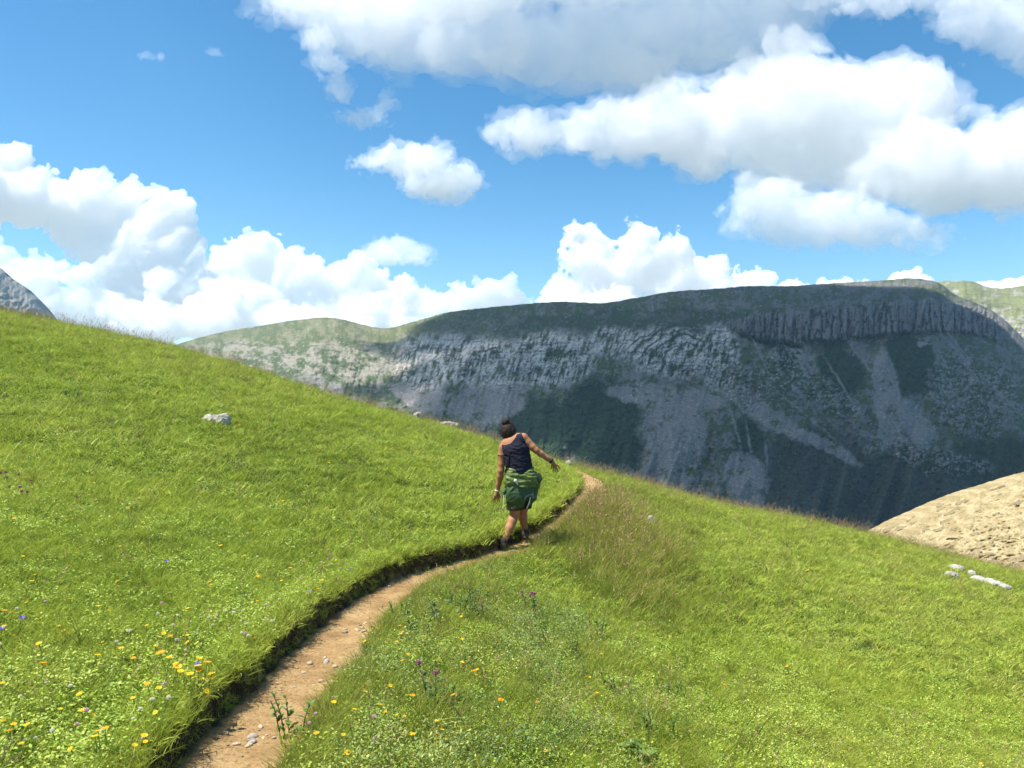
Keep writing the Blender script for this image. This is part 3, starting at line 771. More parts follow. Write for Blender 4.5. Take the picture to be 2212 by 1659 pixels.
def stalks(rg, n, rad, hmin, hmax, lean=(.1, 0), head=.05):
    """thin bending stalks with a loose seed head"""
    Vs, Ts, Al, Rn = strips(rg, n, rad, hmin, hmax, .0030, .25, lean, 4, .25)
    V2, T2, A2, R2 = [Vs], [Ts], [Al], [Rn]
    per = 9; o = len(Vs)
    for i in range(n):
        tip = Vs[i * per + 8]; pre = Vs[i * per + 6]
        d = tip - pre; d /= np.linalg.norm(d)
        for k in range(5):
            c = tip - d * head * k / 4
            a = rg.uniform(0, 2 * math.pi); q = np.array([math.cos(a), math.sin(a), .5]) * .010
            s = np.cross(d, q); s = s / (np.linalg.norm(s) + 1e-9) * .0032
            V2.append(np.array([c - s, c + s, c + q + d * .014])); T2.append(np.array([[o, o + 1, o + 2]])); A2.append(np.array([1., 1, 1])); R2.append(np.full(3, .9))
            o += 3
    return np.concatenate(V2), np.concatenate(T2), np.concatenate(A2), np.concatenate(R2)

def clump(name, data, mat):
    V, T, A, R = data
    me = np_mesh(name, V, T, smooth=False)
    set_float(me, 'along', A); set_float(me, 'rnd', R)
    me.materials.append(mat)
    return bpy.data.objects.new(name, me)

def clump_set(name, objs):
    c = bpy.data.collections.new(name)
    for o in objs: c.objects.link(o)
    return c

def scatter(name, pts, scale, tint, coll, label, seed, lean=.12):
    """one stuff object: every point carries a clump picked from coll"""
    n = len(pts)
    rg = np.random.default_rng(seed)
    me = bpy.data.meshes.new(name)
    me.vertices.add(n); me.vertices.foreach_set('co', np.ascontiguousarray(pts, np.float32).ravel())
    set_float(me, 'size', scale); set_float(me, 'tint', tint)
    a = me.attributes.new('turn', 'FLOAT_VECTOR', 'POINT')
    rot = np.stack([rg.normal(0, lean, n), rg.normal(.10, lean, n), rg.uniform(0, 2 * np.pi, n)], 1)
    a.data.foreach_set('vector', rot.astype(np.float32).ravel())
    me.update()
    o = link(name, me)
    ng = bpy.data.node_groups.new(name + '_scatter', 'GeometryNodeTree')
    ng.interface.new_socket('Geometry', in_out='INPUT', socket_type='NodeSocketGeometry')
    ng.interface.new_socket('Geometry', in_out='OUTPUT', socket_type='NodeSocketGeometry')
    nd = ng.nodes; L = ng.links
    gi = nd.new('NodeGroupInput'); go = nd.new('NodeGroupOutput')
    iop = nd.new('GeometryNodeInstanceOnPoints'); ci = nd.new('GeometryNodeCollectionInfo')
    ci.inputs['Collection'].default_value = coll; ci.inputs['Separate Children'].default_value = True; ci.inputs['Reset Children'].default_value = True
    iop.inputs['Pick Instance'].default_value = True
    def attr(nm, ty):
        x = nd.new('GeometryNodeInputNamedAttribute'); x.data_type = ty; x.inputs['Name'].default_value = nm; return x.outputs['Attribute']
    L.new(gi.outputs[0], iop.inputs['Points']); L.new(ci.outputs[0], iop.inputs['Instance'])
    e2r = nd.new('FunctionNodeEulerToRotation')
    L.new(attr('turn', 'FLOAT_VECTOR'), e2r.inputs[0]); L.new(e2r.outputs[0], iop.inputs['Rotation'])
    L.new(attr('size', 'FLOAT'), iop.inputs['Scale'])
    rv = nd.new('FunctionNodeRandomValue'); rv.data_type = 'INT'
    for s in rv.inputs:
        if s.type == 'INT' and s.name == 'Min': s.default_value = 0
        if s.type == 'INT' and s.name == 'Max': s.default_value = 31
        if s.name == 'Seed': s.default_value = seed
    out_i = [s for s in rv.outputs if s.type == 'INT'][0]
    L.new(out_i, iop.inputs['Instance Index'])
    L.new(iop.outputs[0], go.inputs[0])
    md = o.modifiers.new('scatter', 'NODES'); md.node_group = ng
    tag(o, label, kind='stuff')
    return o

def spread(n, y0, y1, seed, umax=.74, power=1.0, side=None):
    """n random places in the sector the picture can see (with a margin), at distance y0..y1"""
    rg = np.random.default_rng(seed)
    y = (y0 ** (1 + power) + rg.random(n) * (y1 ** (1 + power) - y0 ** (1 + power))) ** (1 / (1 + power))
    x = rg.uniform(-umax, umax, n) * (y + .8)
    return x, y

def dryness(x, y):
    d = fbm(x * .30, y * .30, .7, 4, seed=301, gain=.6) * 1.0 + .32 * pnoise(x * 1.6, y * 1.6, 0, 305)
    d = d + .55 * sstep(13, 21, y) - .10 + .28 * sstep(1.6, 3.5, x - path_x(y))
    d = d + .5 * np.exp(-(((x - 1.4) / .7)**2 + ((y - 11.4) / 1.6)**2))
    return np.clip(.22 + d, -.5, 1)

rg0 = np.random.default_rng(11)
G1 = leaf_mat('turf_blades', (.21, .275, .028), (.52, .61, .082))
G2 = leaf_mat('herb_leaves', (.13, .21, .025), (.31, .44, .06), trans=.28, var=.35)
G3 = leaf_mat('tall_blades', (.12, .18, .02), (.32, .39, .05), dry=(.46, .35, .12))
G4 = leaf_mat('dry_stalks', (.16, .16, .05), (.30, .22, .10), trans=.2, var=.3, dry=(.33, .20, .10))
turf_near = clump_set('turf_near_set', [clump('turf_tuft', strips(rg0, 34, .085, .035, .085, .0042, .55, (.12, .05), 3, .8), G1) for k in range(10)])
turf_far = clump_set('turf_far_set', [clump('turf_tuft', strips(rg0, 30, .13, .05, .11, .0085, .5, (.12, .05), 2, .8), G1) for k in range(10)])
herb_set = clump_set('herb_set', [clump('herb_tuft', leaves(rg0, 46, .085, .012, .055, .013, .008), G2) for k in range(8)])
tall_set = clump_set('tall_set', [clump('grass_tuft', strips(rg0, 26, .07, .10, .26, .0042, .45, (.14, .03), 4, .45), G3) for k in range(8)])
stalk_set = clump_set('stalk_set', [clump('grass_stalks', stalks(rg0, 5, .09, .18, .36, (.16, .02)), G4) for k in range(8)])

def off_path(x, y, lo, hi, rg):
    z, w = ground(x, y)
    d = x - path_x(y)
    keep = (w < rg.uniform(lo, hi, len(x)))
    return keep, z

def lay(name, n, y0, y1, seed, coll, s0, s1, label, dens=None, lo=.02, hi=.12, power=1.0, sink=0.0, lean=.14):
    rg = np.random.default_rng(seed + 1000)
    x, y = spread(n, y0, y1, seed, power=power)
    if dens is not None:
        k = rg.random(n) < dens(x, y); x, y = x[k], y[k]
    keep, z = off_path(x, y, lo, hi, rg)
    x, y, z = x[keep], y[keep], z[keep]
    return scatter(name, np.stack([x, y, z - sink], 1), rg.uniform(s0, s1, len(x)), np.clip(dryness(x, y) + rg.normal(0, .22, len(x)), -.7, 1.3), coll, label, seed, lean)

lushy = lambda x, y: np.clip(.55 + 1.2 * fbm(x * .8, y * .8, 3, 3, seed=321), .08, 1)
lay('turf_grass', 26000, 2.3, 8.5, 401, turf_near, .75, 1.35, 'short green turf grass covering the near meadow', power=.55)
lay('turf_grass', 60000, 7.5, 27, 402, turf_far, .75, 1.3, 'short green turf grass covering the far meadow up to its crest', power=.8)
lay('herb_cover', 22000, 2.3, 14, 403, herb_set, .7, 1.4, 'low leafy herbs and clover growing through the turf', dens=lushy, power=.5)
right_tall = lambda x, y: np.clip((.10 + .9 * sstep(.32, .7, x - path_x(y)) * (1 - .75 * sstep(1.6, 3.5, x - path_x(y)))) * np.clip(.5 + 1.3 * fbm(x * .9, y * .9, 5, 3, seed=331), .03, 1) + .25 * sstep(15, 20, y), 0, 1)
lay('tall_grass', 16000, 2.4, 25, 404, tall_set, .7, 1.25, 'taller loose grass along the path and towards the crest', dens=right_tall, power=.7)
stalk_d = lambda x, y: np.clip(.17 + .30 * sstep(.1, .6, x - path_x(y)) * (1 - sstep(2, 4, x - path_x(y))) + .8 * sstep(15.5, 20, y), 0, 1) * np.clip(.6 + fbm(x * .6, y * .6, 9, 3, seed=341), .1, 1)
lay('seed_stalks', 19000, 2.4, 26, 405, stalk_set, .6, 1.2, 'thin straw-coloured seed stalks standing above the meadow', dens=stalk_d, power=.9, lean=.2)
mound = lambda x, y: np.exp(-(((x - 1.7) / .85)**2 + ((y - 11.5) / 1.7)**2)) * sstep(.16, .3, x - path_x(y))
rgm = np.random.default_rng(77)
xm = rgm.normal(1.25, .42, 2300); ym = rgm.normal(11.1, 1.2, 2300)
km = (rgm.random(2300) < .95) & (xm - path_x(ym) > .24)
xm, ym = xm[km], ym[km]; zm, _w = ground(xm, ym)
scatter('tall_grass', np.stack([xm, ym, zm], 1), rgm.uniform(.9, 1.6, len(xm)), np.clip(rgm.normal(.4, .3, len(xm)), 0, 1.4), tall_set, 'tall reddish brown grass on the swell beside the path past the hiker', 406, .2)
xs2, ys2, zs2 = xm[::5], ym[::5], zm[::5]
scatter('seed_stalks', np.stack([xs2, ys2, zs2], 1), rgm.uniform(1.0, 1.5, len(xs2)), np.full(len(xs2), .9), stalk_set, 'reddish seed stalks over the tall grass past the hiker', 407, .2)
# grass hanging over the uphill edge of the cut and growing at its foot
yb = np.random.default_rng(78).uniform(2.2, 17, 3800)
xb = path_x(yb) - path_half(yb) - np.random.default_rng(79).uniform(.045, .16, 3800)
zb, _w = ground(xb, yb)
scatter('bank_grass', np.stack([xb, yb, zb - .01], 1), np.random.default_rng(80).uniform(.5, 1.0, 3800), np.random.default_rng(81).uniform(0, .5, 3800), turf_near, 'shaggy grass overhanging the uphill edge of the path', 408, .5)
yb = np.random.default_rng(82).uniform(2.2, 14, 1500)
xb = path_x(yb) + path_half(yb) + np.random.default_rng(83).uniform(.04, .20, 1500)
zb, _w = ground(xb, yb)
scatter('edge_grass', np.stack([xb, yb, zb - .01], 1), np.random.default_rng(84).uniform(.35, .8, 1500), np.random.default_rng(85).uniform(.1, .7, 1500), tall_set, 'grass tufts along the downhill edge of the path', 409, .3)

rgq = np.random.default_rng(88)
yq = rgq.uniform(9.7, 12.9, 520); xq = path_x(yq) + path_half(yq) + rgq.uniform(-.10, .22, 520) * sstep(9.5, 10.4, yq)
zq, _w = ground(xq, yq)
scatter('edge_grass', np.stack([xq, yq, zq - .01], 1), rgq.uniform(.6, 1.15, 520), rgq.uniform(.6, 1.3, 520), tall_set, 'dry grass leaning over the path just past the hiker', 410, .3)

# shaggy grass and roots hanging down the face of the cut
rgh = np.random.default_rng(90)
yh = rgh.uniform(2.2, 15, 1500); xh = path_x(yh) - path_half(yh) + rgh.uniform(-.05, .01, 1500)
zh, _w = ground(xh, yh)
scatter('bank_grass', np.stack([xh, yh, zh - .005], 1), rgh.uniform(.3, .6, 1500), rgh.uniform(0, .9, 1500), turf_near, 'small tufts and roots clinging to the cut bank of the path', 412, .9)

near_rough = lambda x, y: np.clip(1.3 * sstep(.30, .6, x - path_x(y)) * (1 - sstep(2.0, 3.4, x - path_x(y))) * np.clip(.45 + 1.5 * fbm(x * 1.0, y * 1.0, 6, 3, seed=361), 0, 1), 0, 1)
lay('tall_grass', 5200, 2.6, 9.5, 413, tall_set, .55, 1.05, 'loose darker grass between the leafy weeds right of the path', dens=near_rough, power=.6, lean=.25)

# ------------------------------------------------------------------ helpers for bodies made of blended solids
class Solid:
    """a field on a grid (inside > 0) built from blended tapered limbs and ellipsoids, metres"""
    def __init__(s, lo, hi, vox):
        s.vox = vox; s.g = [np.arange(a, b + vox, vox).astype(np.float32) for a, b in zip(lo, hi)]
        s.D = np.full([len(a) for a in s.g], -1.0, np.float32)
    def _box(s, lo, hi):
        r = [np.searchsorted(g, [a, b]) for g, a, b in zip(s.g, lo, hi)]
        sl = tuple(slice(a, b) for a, b in r)
        return sl, s.g[0][sl[0]][:, None, None], s.g[1][sl[1]][None, :, None], s.g[2][sl[2]][None, None, :]
    def _blend(s, sl, d, k):
        sub = s.D[sl]
        if k <= 0: np.maximum(sub, d, out=sub); return
        h = np.clip(.5 + .5 * (d - sub) / k, 0, 1)
        sub[...] = sub * (1 - h) + d * h + k * h * (1 - h)
    def limb(s, a, b, ra, rb, k=.02):
        a = np.array(a, float); b = np.array(b, float); m = max(ra, rb) + k + 3 * s.vox
        sl, x, y, z = s._box(np.minimum(a, b) - m, np.maximum(a, b) + m)
        ab = b - a; L = max(ab @ ab, 1e-9)
        t = np.clip(((x - a[0]) * ab[0] + (y - a[1]) * ab[1] + (z - a[2]) * ab[2]) / L, 0, 1)
        d = np.sqrt((x - a[0] - t * ab[0])**2 + (y - a[1] - t * ab[1])**2 + (z - a[2] - t * ab[2])**2)
        s._blend(sl, ra + (rb - ra) * t - d, k)
    def chain(s, pts, k=.02):
        for p, q in zip(pts[:-1], pts[1:]): s.limb(p[:3], q[:3], p[3], q[3], k)
    def ball(s, c, r, k=.02, rot=None):
        c = np.array(c, float); r = np.array(r, float) * np.ones(3); m = r.max() + k + 3 * s.vox
        sl, x, y, z = s._box(c - m, c + m)
        x, y, z = x - c[0], y - c[1], z - c[2]
        if rot is not None:
            M = np.array(Matrix.Rotation(rot[0], 3, rot[1]).inverted())
            x, y, z = M[0, 0] * x + M[0, 1] * y + M[0, 2] * z, M[1, 0] * x + M[1, 1] * y + M[1, 2] * z, M[2, 0] * x + M[2, 1] * y + M[2, 2] * z
        d = (1 - np.sqrt((x / r[0])**2 + (y / r[1])**2 + (z / r[2])**2)) * r.min()
        s._blend(sl, d, k)
    def add_noise(s, amp, scale, seed, mode=0, stretch=(1, 1, 1), octaves=3):
        I = np.nonzero(np.abs(s.D) < amp * 2.5 + s.vox)
        p = [s.g[i][I[i]] * scale * stretch[i] for i in range(3)]
        s.D[I] += amp * fbm(p[0], p[1], p[2], octaves, seed=seed, mode=mode)
    def mesh(s, name, smooth=True):
        D = s.D
        for e in (0, -1): D[e] = -1; D[:, e] = -1; D[:, :, e] = -1
        V, Q = surface_nets(D)
        V = V * s.vox + np.array([g[0] for g in s.g])
        return np_mesh(name, V, Q, smooth)

def in_poly(px, pz, poly):
    """signed distance (inside > 0) of points to a polygon in the x-z plane"""
    P = np.array(poly, float); d = np.full(px.shape, 1e9); ins = np.zeros(px.shape, bool)
    for (x1, z1), (x2, z2) in zip(P, np.roll(P, -1, 0)):
        ex, ez = x2 - x1, z2 - z1
        t = np.clip(((px - x1) * ex + (pz - z1) * ez) / (ex * ex + ez * ez), 0, 1)
        d = np.minimum(d, np.hypot(px - x1 - t * ex, pz - z1 - t * ez))
        ins ^= ((z1 > pz) != (z2 > pz)) & (px < (x2 - x1) * (pz - z1) / (z2 - z1 + 1e-12) + x1)
    return np.where(ins, d, -d)

# ------------------------------------------------------------------ the hiker, seen from behind, balancing along the path
K_ = .001265
def hp(zx, zy, y=0.0): return ((zx - 600) * K_, y, (1430 - zy) * K_)
def hr(zx, zy, y, r): return (*hp(zx, zy, y), r)

def hiker_limbs(S, fat=0.0, hands=True):
    f = fat
    torso = [hr(690, 900, .02, .135 + f), hr(685, 800, .01, .128 + f), hr(672, 690, .0, .106 + f), hr(655, 600, .01, .108 + f), hr(630, 500, .03, .118 + f), hr(608, 440, .05, .10 + f)]
    for dx, dy in ((-.055, .0), (.055, .0)):
        S.chain([(p[0] + dx, p[1] + dy, p[2], p[3] * .78) for p in torso], .06)
    S.chain(torso, .05)
    return torso

body = Solid((-.42, -.42, -.06), (.72, .52, 1.62), .0055)
hiker_limbs(body)
# shoulders, neck, head
body.chain([hr(512, 485, .03, .052), hr(560, 455, .04, .066), hr(600, 425, .05, .070), hr(660, 400, .04, .068), hr(712, 385, .03, .056)], .04)
body.chain([hr(596, 425, .05, .062), hr(580, 385, .07, .052), hr(568, 345, .085, .050)], .03)
hc = hp(556, 312, .10)
body.ball(hc, (.074, .092, .098), .03, (math.radians(-9), 'Y'))
body.ball(hp(552, 345, .155), (.048, .045, .055), .03)            # jaw
body.ball(hp(553, 322, .205), (.011, .020, .016), .012)           # nose
for s_ in (-1, 1):
    body.ball((hc[0] + s_ * .076, hc[1] - .005, hc[2] - .012), (.009, .018, .028), .008)   # ears
    body.ball((hc[0] + s_ * .030, hc[1] + .082, hc[2] + .012), (.016, .010, .008), .006)   # brows and eyes
body.ball(hp(553, 348, .196), (.022, .008, .006), .006)           # mouth
# arms
body.chain([hr(512, 485, .03, .050), hr(500, 560, .02, .047), hr(496, 640, .01, .041), hr(494, 705, .0, .038), hr(484, 760, .02, .040), hr(468, 840, .04, .032), hr(458, 895, .05, .0255)], .015)
body.chain([hr(712, 385, .03, .054), hr(755, 430, .02, .049), hr(800, 475, .0, .043), hr(835, 505, -.01, .038), hr(880, 540, .0, .039), hr(945, 585, .01, .031), hr(985, 612, .02, .025)], .015)
def hand(wr, pal, dirs, thumb):
    body.limb(wr, pal, .024, .026, .012)
    ax = np.array(pal) - np.array(wr); ax /= np.linalg.norm(ax)
    for (ox, oy, oz), (fx, fy, fz), ln in dirs:
        p0 = np.array(pal) + np.array([ox, oy, oz]); d = np.array([fx, fy, fz]); d /= np.linalg.norm(d)
        p1 = p0 + d * ln * .52; d2 = d * .8 + np.array([0, .25, -.35]); d2 /= np.linalg.norm(d2); p2 = p1 + d2 * ln * .48
        body.chain([(*p0, .0095), (*p1, .0086), (*p2, .0070)], .004)
    body.chain([(*(np.array(pal) * .6 + np.array(wr) * .4), .014), *[(*t, .0095) for t in thumb]], .006)
wl_, pl_ = hp(458, 895, .05), hp(448, 945, .055)
hand(wl_, pl_, [((-.024, .0, -.012), (-.30, .05, -1), .066), ((-.008, .004, -.020), (-.18, .10, -1), .078), ((.010, .004, -.020), (-.04, .12, -1), .076), ((.026, .002, -.012), (.14, .12, -1), .062)],
     [(pl_[0] + .034, pl_[1] + .02, pl_[2] + .004), (pl_[0] + .043, pl_[1] + .035, pl_[2] - .034)])
wr_, pr_ = hp(985, 612, .02), hp(1012, 648, .025)
hand(wr_, pr_, [((-.012, .0, -.022), (.02, .02, -1), .060), ((.006, .004, -.022), (.22, .10, -1), .074), ((.020, .004, -.014), (.42, .12, -1), .080), ((.030, .002, .002), (.75, .12, -.8), .070)],
     [(pr_[0] - .030, pr_[1] + .02, pr_[2] - .010), (pr_[0] - .032, pr_[1] + .035, pr_[2] - .046)])
# legs: the near one trailing with its heel lifted, the other planted ahead
legL = [hr(640, 900, .0, .090), hr(634, 1000, .02, .080), hr(628, 1090, .04, .066), hr(622, 1145, .05, .056), hr(600, 1195, .0, .057), hr(572, 1255, -.06, .050), hr(545, 1315, -.115, .036), hr(524, 1365, -.15, .033)]
legR = [hr(725, 900, .04, .090), hr(718, 1000, .10, .080), hr(708, 1080, .16, .066), hr(702, 1130, .19, .057), hr(706, 1180, .22, .056), hr(716, 1240, .26, .047), hr(728, 1290, .30, .034), hr(732, 1325, .32, .032)]
body.chain(legL, .02); body.chain(legR, .02)
SKIN = simple_mat('sun_tanned_skin', (.36, .165, .08), .6, .15, 14, 0, spec=.2)
feetx = (1232 - 1250) / 1962 * 9.72; feety = 9.72
px0, py0 = feetx + .125, feety + .16
pz0 = float(ground(px0 - .05, py0)[0]) + .012
person = tag(link('person', None, loc=(px0 - .035, py0, pz0)), 'hiker in navy tank top, green jacket round the waist, walking the dirt path', 'person')
link('body', body.mesh('body'), SKIN, person)

# hair and bun
hair = Solid((-.30, -.15, 1.20), (.15, .35, 1.62), .005)
hair.ball(hp(558, 306, .085), (.097, .106, .102), .03, (math.radians(-9), 'Y'))
hair.ball(hp(560, 345, .035), (.078, .055, .075), .03)
hair.ball(hp(545, 372, .05), (.04, .03, .045), .02)
sl, x, y, z = hair._box((-.4, -.2, 1.1), (.2, .4, 1.7))
face = (y - (hc[1] + .052)) * 1.0 + (z - (hc[2] + .05)) * -.55          # cut away the face
hair.D[sl] = np.minimum(hair.D[sl], -face)
hair.add_noise(.012, 26, 501, 1, (2.2, 1, .5))
HAIR = simple_mat('dark_brown_hair', (.030, .017, .011), .5, .55, 60, .6, spec=.25)
ho = link('hair', hair.mesh('hair'), HAIR, person)
bun = Solid((-.18, -.05, 1.42), (.06, .18, 1.62), .004)
bun.ball(hp(540, 226, .05), (.047, .045, .040), .012); bun.limb(hp(545, 215, .05), hp(556, 184, .04), .022, .008, .02); bun.limb(hp(520, 240, .04), hp(562, 212, .04), .024, .016, .02)
bun.add_noise(.010, 45, 503, 1)
link('hair_bun', bun.mesh('hair_bun'), HAIR, ho)

for a_ in ((500, 300, 478, 345), (612, 290, 645, 330), (560, 205, 585, 188), (525, 215, 505, 200), (495, 330, 500, 380)):
    lo_ = np.minimum(hp(a_[0], a_[1], .03), hp(a_[2], a_[3], .03)) - .03; hi_ = np.maximum(hp(a_[0], a_[1], .04), hp(a_[2], a_[3], .04)) + .03
    fly = Solid(lo_, hi_, .004); fly.limb(hp(a_[0], a_[1], .04), hp(a_[2], a_[3], .03), .0050, .0042, .003)
    link('loose_strand', fly.mesh('loose_strand'), HAIR, ho)

# tank top: the torso grown by a cloth's thickness, cut along its neckline and armholes
top = Solid((-.30, -.25, .75), (.35, .30, 1.45), .0055)
hiker_limbs(top, .010)
top.chain([hr(525, 488, .03, .052), hr(560, 458, .04, .078), hr(600, 430, .05, .081), hr(660, 405, .04, .080), hr(700, 392, .03, .060)], .04)
top.add_noise(.009, 9, 511, 2, (1.0, 1, 2.2))
sl, x, y, z = top._box((-1, -1, 0), (1, 1, 2))
poly = [hp(*p)[::2] for p in ((497, 452), (540, 450), (588, 430), (622, 395), (648, 348), (692, 338), (722, 410), (752, 452), (785, 500), (830, 700), (830, 780), (510, 780), (520, 640), (512, 590), (520, 545), (506, 500))]
m2 = in_poly(np.broadcast_to(x[:, 0, :], (x.shape[0], z.shape[2])), np.broadcast_to(z[0, 0, :][None, :], (x.shape[0], z.shape[2])), poly)
top.D[sl] = np.minimum(top.D[sl], m2[:, None, :])
NAVY = simple_mat('navy_cotton', (.022, .021, .036), .85, .25, 30, .3, spec=.15)
link('tank_top', top.mesh('tank_top'), NAVY, person)

# dark shorts
sh = Solid((-.20, -.25, .36), (.36, .36, .85), .0055)
sh.chain([hr(690, 880, .02, .15), hr(685, 820, .01, .14)], .05)
sh.chain([(*p[:3], p[3] + .022) for p in (legL[0], legL[1], (legL[2][0], legL[2][1], legL[2][2], .082))], .02)
sh.chain([(*p[:3], p[3] + .022) for p in (legR[0], legR[1], (legR[2][0], legR[2][1], legR[2][2], .082))], .02)
sl, x, y, z = sh._box((-1, -1, 0), (1, 1, 2))
sh.D[sl] = np.minimum(sh.D[sl], z - hp(0, 1082)[2])
sh.add_noise(.006, 14, 515, 2)
link('shorts', sh.mesh('shorts'), simple_mat('dark_shorts', (.018, .02, .02), .85, .2, 30), person)

# jacket knotted round the hips: bunched waist roll, hanging back, side folds
def cloth_solid(parts, seed, amp=.012, scale=9, stretch=(1, 1, 1), lo=(-.25, -.34, .34), hi=(.42, .34, 1.05), vox=.006, k=.03):
    s = Solid(lo, hi, vox)
    for p in parts:
        if p[0] == 'l': s.limb(hp(*p[1]), hp(*p[2]), p[3], p[4], k)
        else: s.ball(hp(*p[1]), p[2], k, p[3] if len(p) > 3 else None)
    s.add_noise(amp, scale, seed, 2, stretch, 4)
    return s
GREEN = simple_mat('olive_green_nylon', (.105, .145, .032), .55, .22, 18, .15, spec=.4)
DKGREEN = simple_mat('dark_green_nylon', (.036, .070, .022), .55, .25, 18, .15, spec=.4)
up_ = cloth_solid([('l', (620, 705, -.015), (755, 715, -.0), .072, .072), ('l', (605, 800, -.03), (770, 800, -.02), .095, .095), ('l', (600, 745, -.085), (775, 770, -.080), .050, .055), ('l', (590, 790, -.10), (700, 835, -.105), .045, .05),
                   ('l', (600, 700, -.075), (760, 712, -.07), .034, .034), ('b', (680, 780, .06), (.135, .085, .10))], 521, .026, 7.0, (.45, 1, 2.4), k=.035)
jacket = link('tied_jacket', up_.mesh('tied_jacket'), GREEN, person)
low = cloth_solid([('b', (640, 930, -.10), (.105, .080, .150), (math.radians(14), 'Y')), ('b', (610, 890, -.08), (.080, .075, .09)), ('b', (700, 880, -.05), (.13, .09, .13)), ('l', (580, 870, -.02), (610, 1005, -.05), .060, .045),
                   ('b', (645, 1015, -.085), (.075, .06, .045)), ('b', (690, 890, .06), (.15, .11, .15)), ('l', (770, 860, .0), (780, 970, .0), .065, .045)], 523, .022, 7.5, (1, 1, .9), k=.015)
link('jacket_hood', low.mesh('jacket_hood'), DKGREEN, jacket)
side = cloth_solid([('l', (815, 745, -.03), (850, 790, -.02), .040, .045), ('l', (850, 770, .0), (835, 850, .0), .045, .045), ('l', (820, 830, -.02), (800, 960, -.02), .05, .042), ('l', (795, 960, -.03), (770, 1010, -.03), .045, .03)], 525, .014, 10, k=.012)
flap = cloth_solid([('l', (548, 880, -.03), (520, 905, -.10), .030, .020), ('l', (520, 905, -.10), (512, 945, -.13), .020, .012)], 529, .006, 14, lo=(-.25, -.34, .5), k=.01)
link('jacket_flap', flap.mesh('jacket_flap'), DKGREEN, jacket)
link('jacket_sleeve', side.mesh('jacket_sleeve'), DKGREEN, jacket)
hem = cloth_solid([('l', (690, 1005, -.13), (735, 935, -.13), .012, .013), ('l', (735, 935, -.13), (795, 915, -.10), .013, .014), ('l', (795, 915, -.10), (800, 960, -.09), .013, .010), ('l', (600, 1050, -.14), (690, 1005, -.13), .010, .012)], 527, .004, 20, vox=.005, k=.006)
link('jacket_zip_edge', hem.mesh('jacket_zip_edge'), simple_mat('grey_zip_tape', (.16, .19, .18), .6), jacket)
WHITE = simple_mat('white_cord', (.75, .75, .72), .6)
for nm, pts, r in (('draw_cord', [(520, 930, -.15), (518, 990, -.15), (514, 1050, -.145)], .0035), ('draw_cord', [(776, 950, -.12), (765, 1000, -.12), (742, 1055, -.115)], .0042)):
    s = Solid((-.3, -.3, .35), (.4, .1, .80), .004)
    s.chain([hr(*p, r + .002) for p in pts], .003)
    link(nm, s.mesh(nm), WHITE, jacket)
tg = Solid((-.05, -.30, .74), (.14, .0, .92), .004)
tg.ball(hp(632, 782, -.185), (.020, .014, .018), .005); tg.limb(hp(640, 800, -.185), hp(655, 820, -.185), .007, .006, .005)
link('toggle', tg.mesh('toggle'), WHITE, jacket)

# thin dark strap down the back, arm strap, wrist bands
BLK = simple_mat('black_strap', (.012, .012, .014), .6)
st = Solid((-.25, -.25, .85), (.15, .2, 1.42), .004)
st.chain([hr(594, 372, -.005, .008), hr(585, 430, -.045, .008), hr(578, 500, -.098, .008), hr(566, 580, -.105, .008), hr(552, 640, -.095, .008), hr(536, 700, -.07, .008), hr(530, 740, -.05, .008)], .004)
link('bag_strap', st.mesh('bag_strap'), BLK, person)
def ring(name, c, axis, R, r, mat):
    bm = bmesh.new(); ax = Vector(axis).normalized(); e1 = ax.orthogonal().normalized(); e2 = ax.cross(e1); vs = []
    for i in range(20):
        a = 2 * math.pi * i / 20; d = e1 * math.cos(a) + e2 * math.sin(a)
        vs.append([bm.verts.new(Vector(c) + d * (R + r * math.cos(b)) + ax * r * 1.6 * math.sin(b)) for b in [2 * math.pi * j / 8 for j in range(8)]])
    for i in range(20):
        for j in range(8): bm.faces.new((vs[i][j], vs[(i + 1) % 20][j], vs[(i + 1) % 20][(j + 1) % 8], vs[i][(j + 1) % 8]))
    me = bpy.data.meshes.new(name); bm.to_mesh(me); bm.free()
    for p in me.polygons: p.use_smooth = True
    return link(name, me, mat, person)
ring('wrist_band', hp(980, 608, .02), (.82, .05, -.57), .027, .009, BLK)['label'] = 'black band on the raised wrist'
ring('wrist_band', hp(456, 902, .052), (-.2, .05, -1), .027, .005, WHITE)['label'] = 'white band on the lowered wrist'
ring('arm_strap', hp(500, 556, .02), (-.05, 0, -1), .048, .005, BLK)

# shoes: upper, sole and heel
SHOE = simple_mat('dusty_dark_shoe', (.05, .045, .038), .8, .4, 40, .3); SOLE = simple_mat('shoe_sole', (.03, .028, .025), .8)
def shoe(ank, toe, tilt):
    s = Solid(tuple(np.minimum(ank, toe) - .14), tuple(np.maximum(ank, toe) + .14), .005)
    a, t = np.array(ank), np.array(toe)
    s.chain([(*(a + [0, -.03, -.035]), .040), (*(a * .45 + t * .55), .041), (*t, .032)], .03)
    s.limb(a + [0, 0, .03], a + [0, -.01, -.03], .043, .045, .02)
    s.add_noise(.004, 40, 541, 1)
    o = link('shoe', s.mesh('shoe'), SHOE, person)
    s = Solid(tuple(np.minimum(ank, toe) - .14), tuple(np.maximum(ank, toe) + .14), .005)
    dn = np.array([0, tilt * .03, -.034])
    s.chain([(*(a + [0, -.045, -.038] + dn), .034), (*(a * .45 + t * .55 + dn * .7), .036), (*(t + dn * .6), .032)], .01)
    sl, x, y, z = s._box((-2, -2, -2), (2, 2, 2))
    link('sole', s.mesh('sole'), SOLE, o)
shoe(hp(516, 1385, -.165), hp(522, 1412, -.045), .5)
shoe(hp(733, 1338, .325), hp(748, 1352, .47), 0.0)

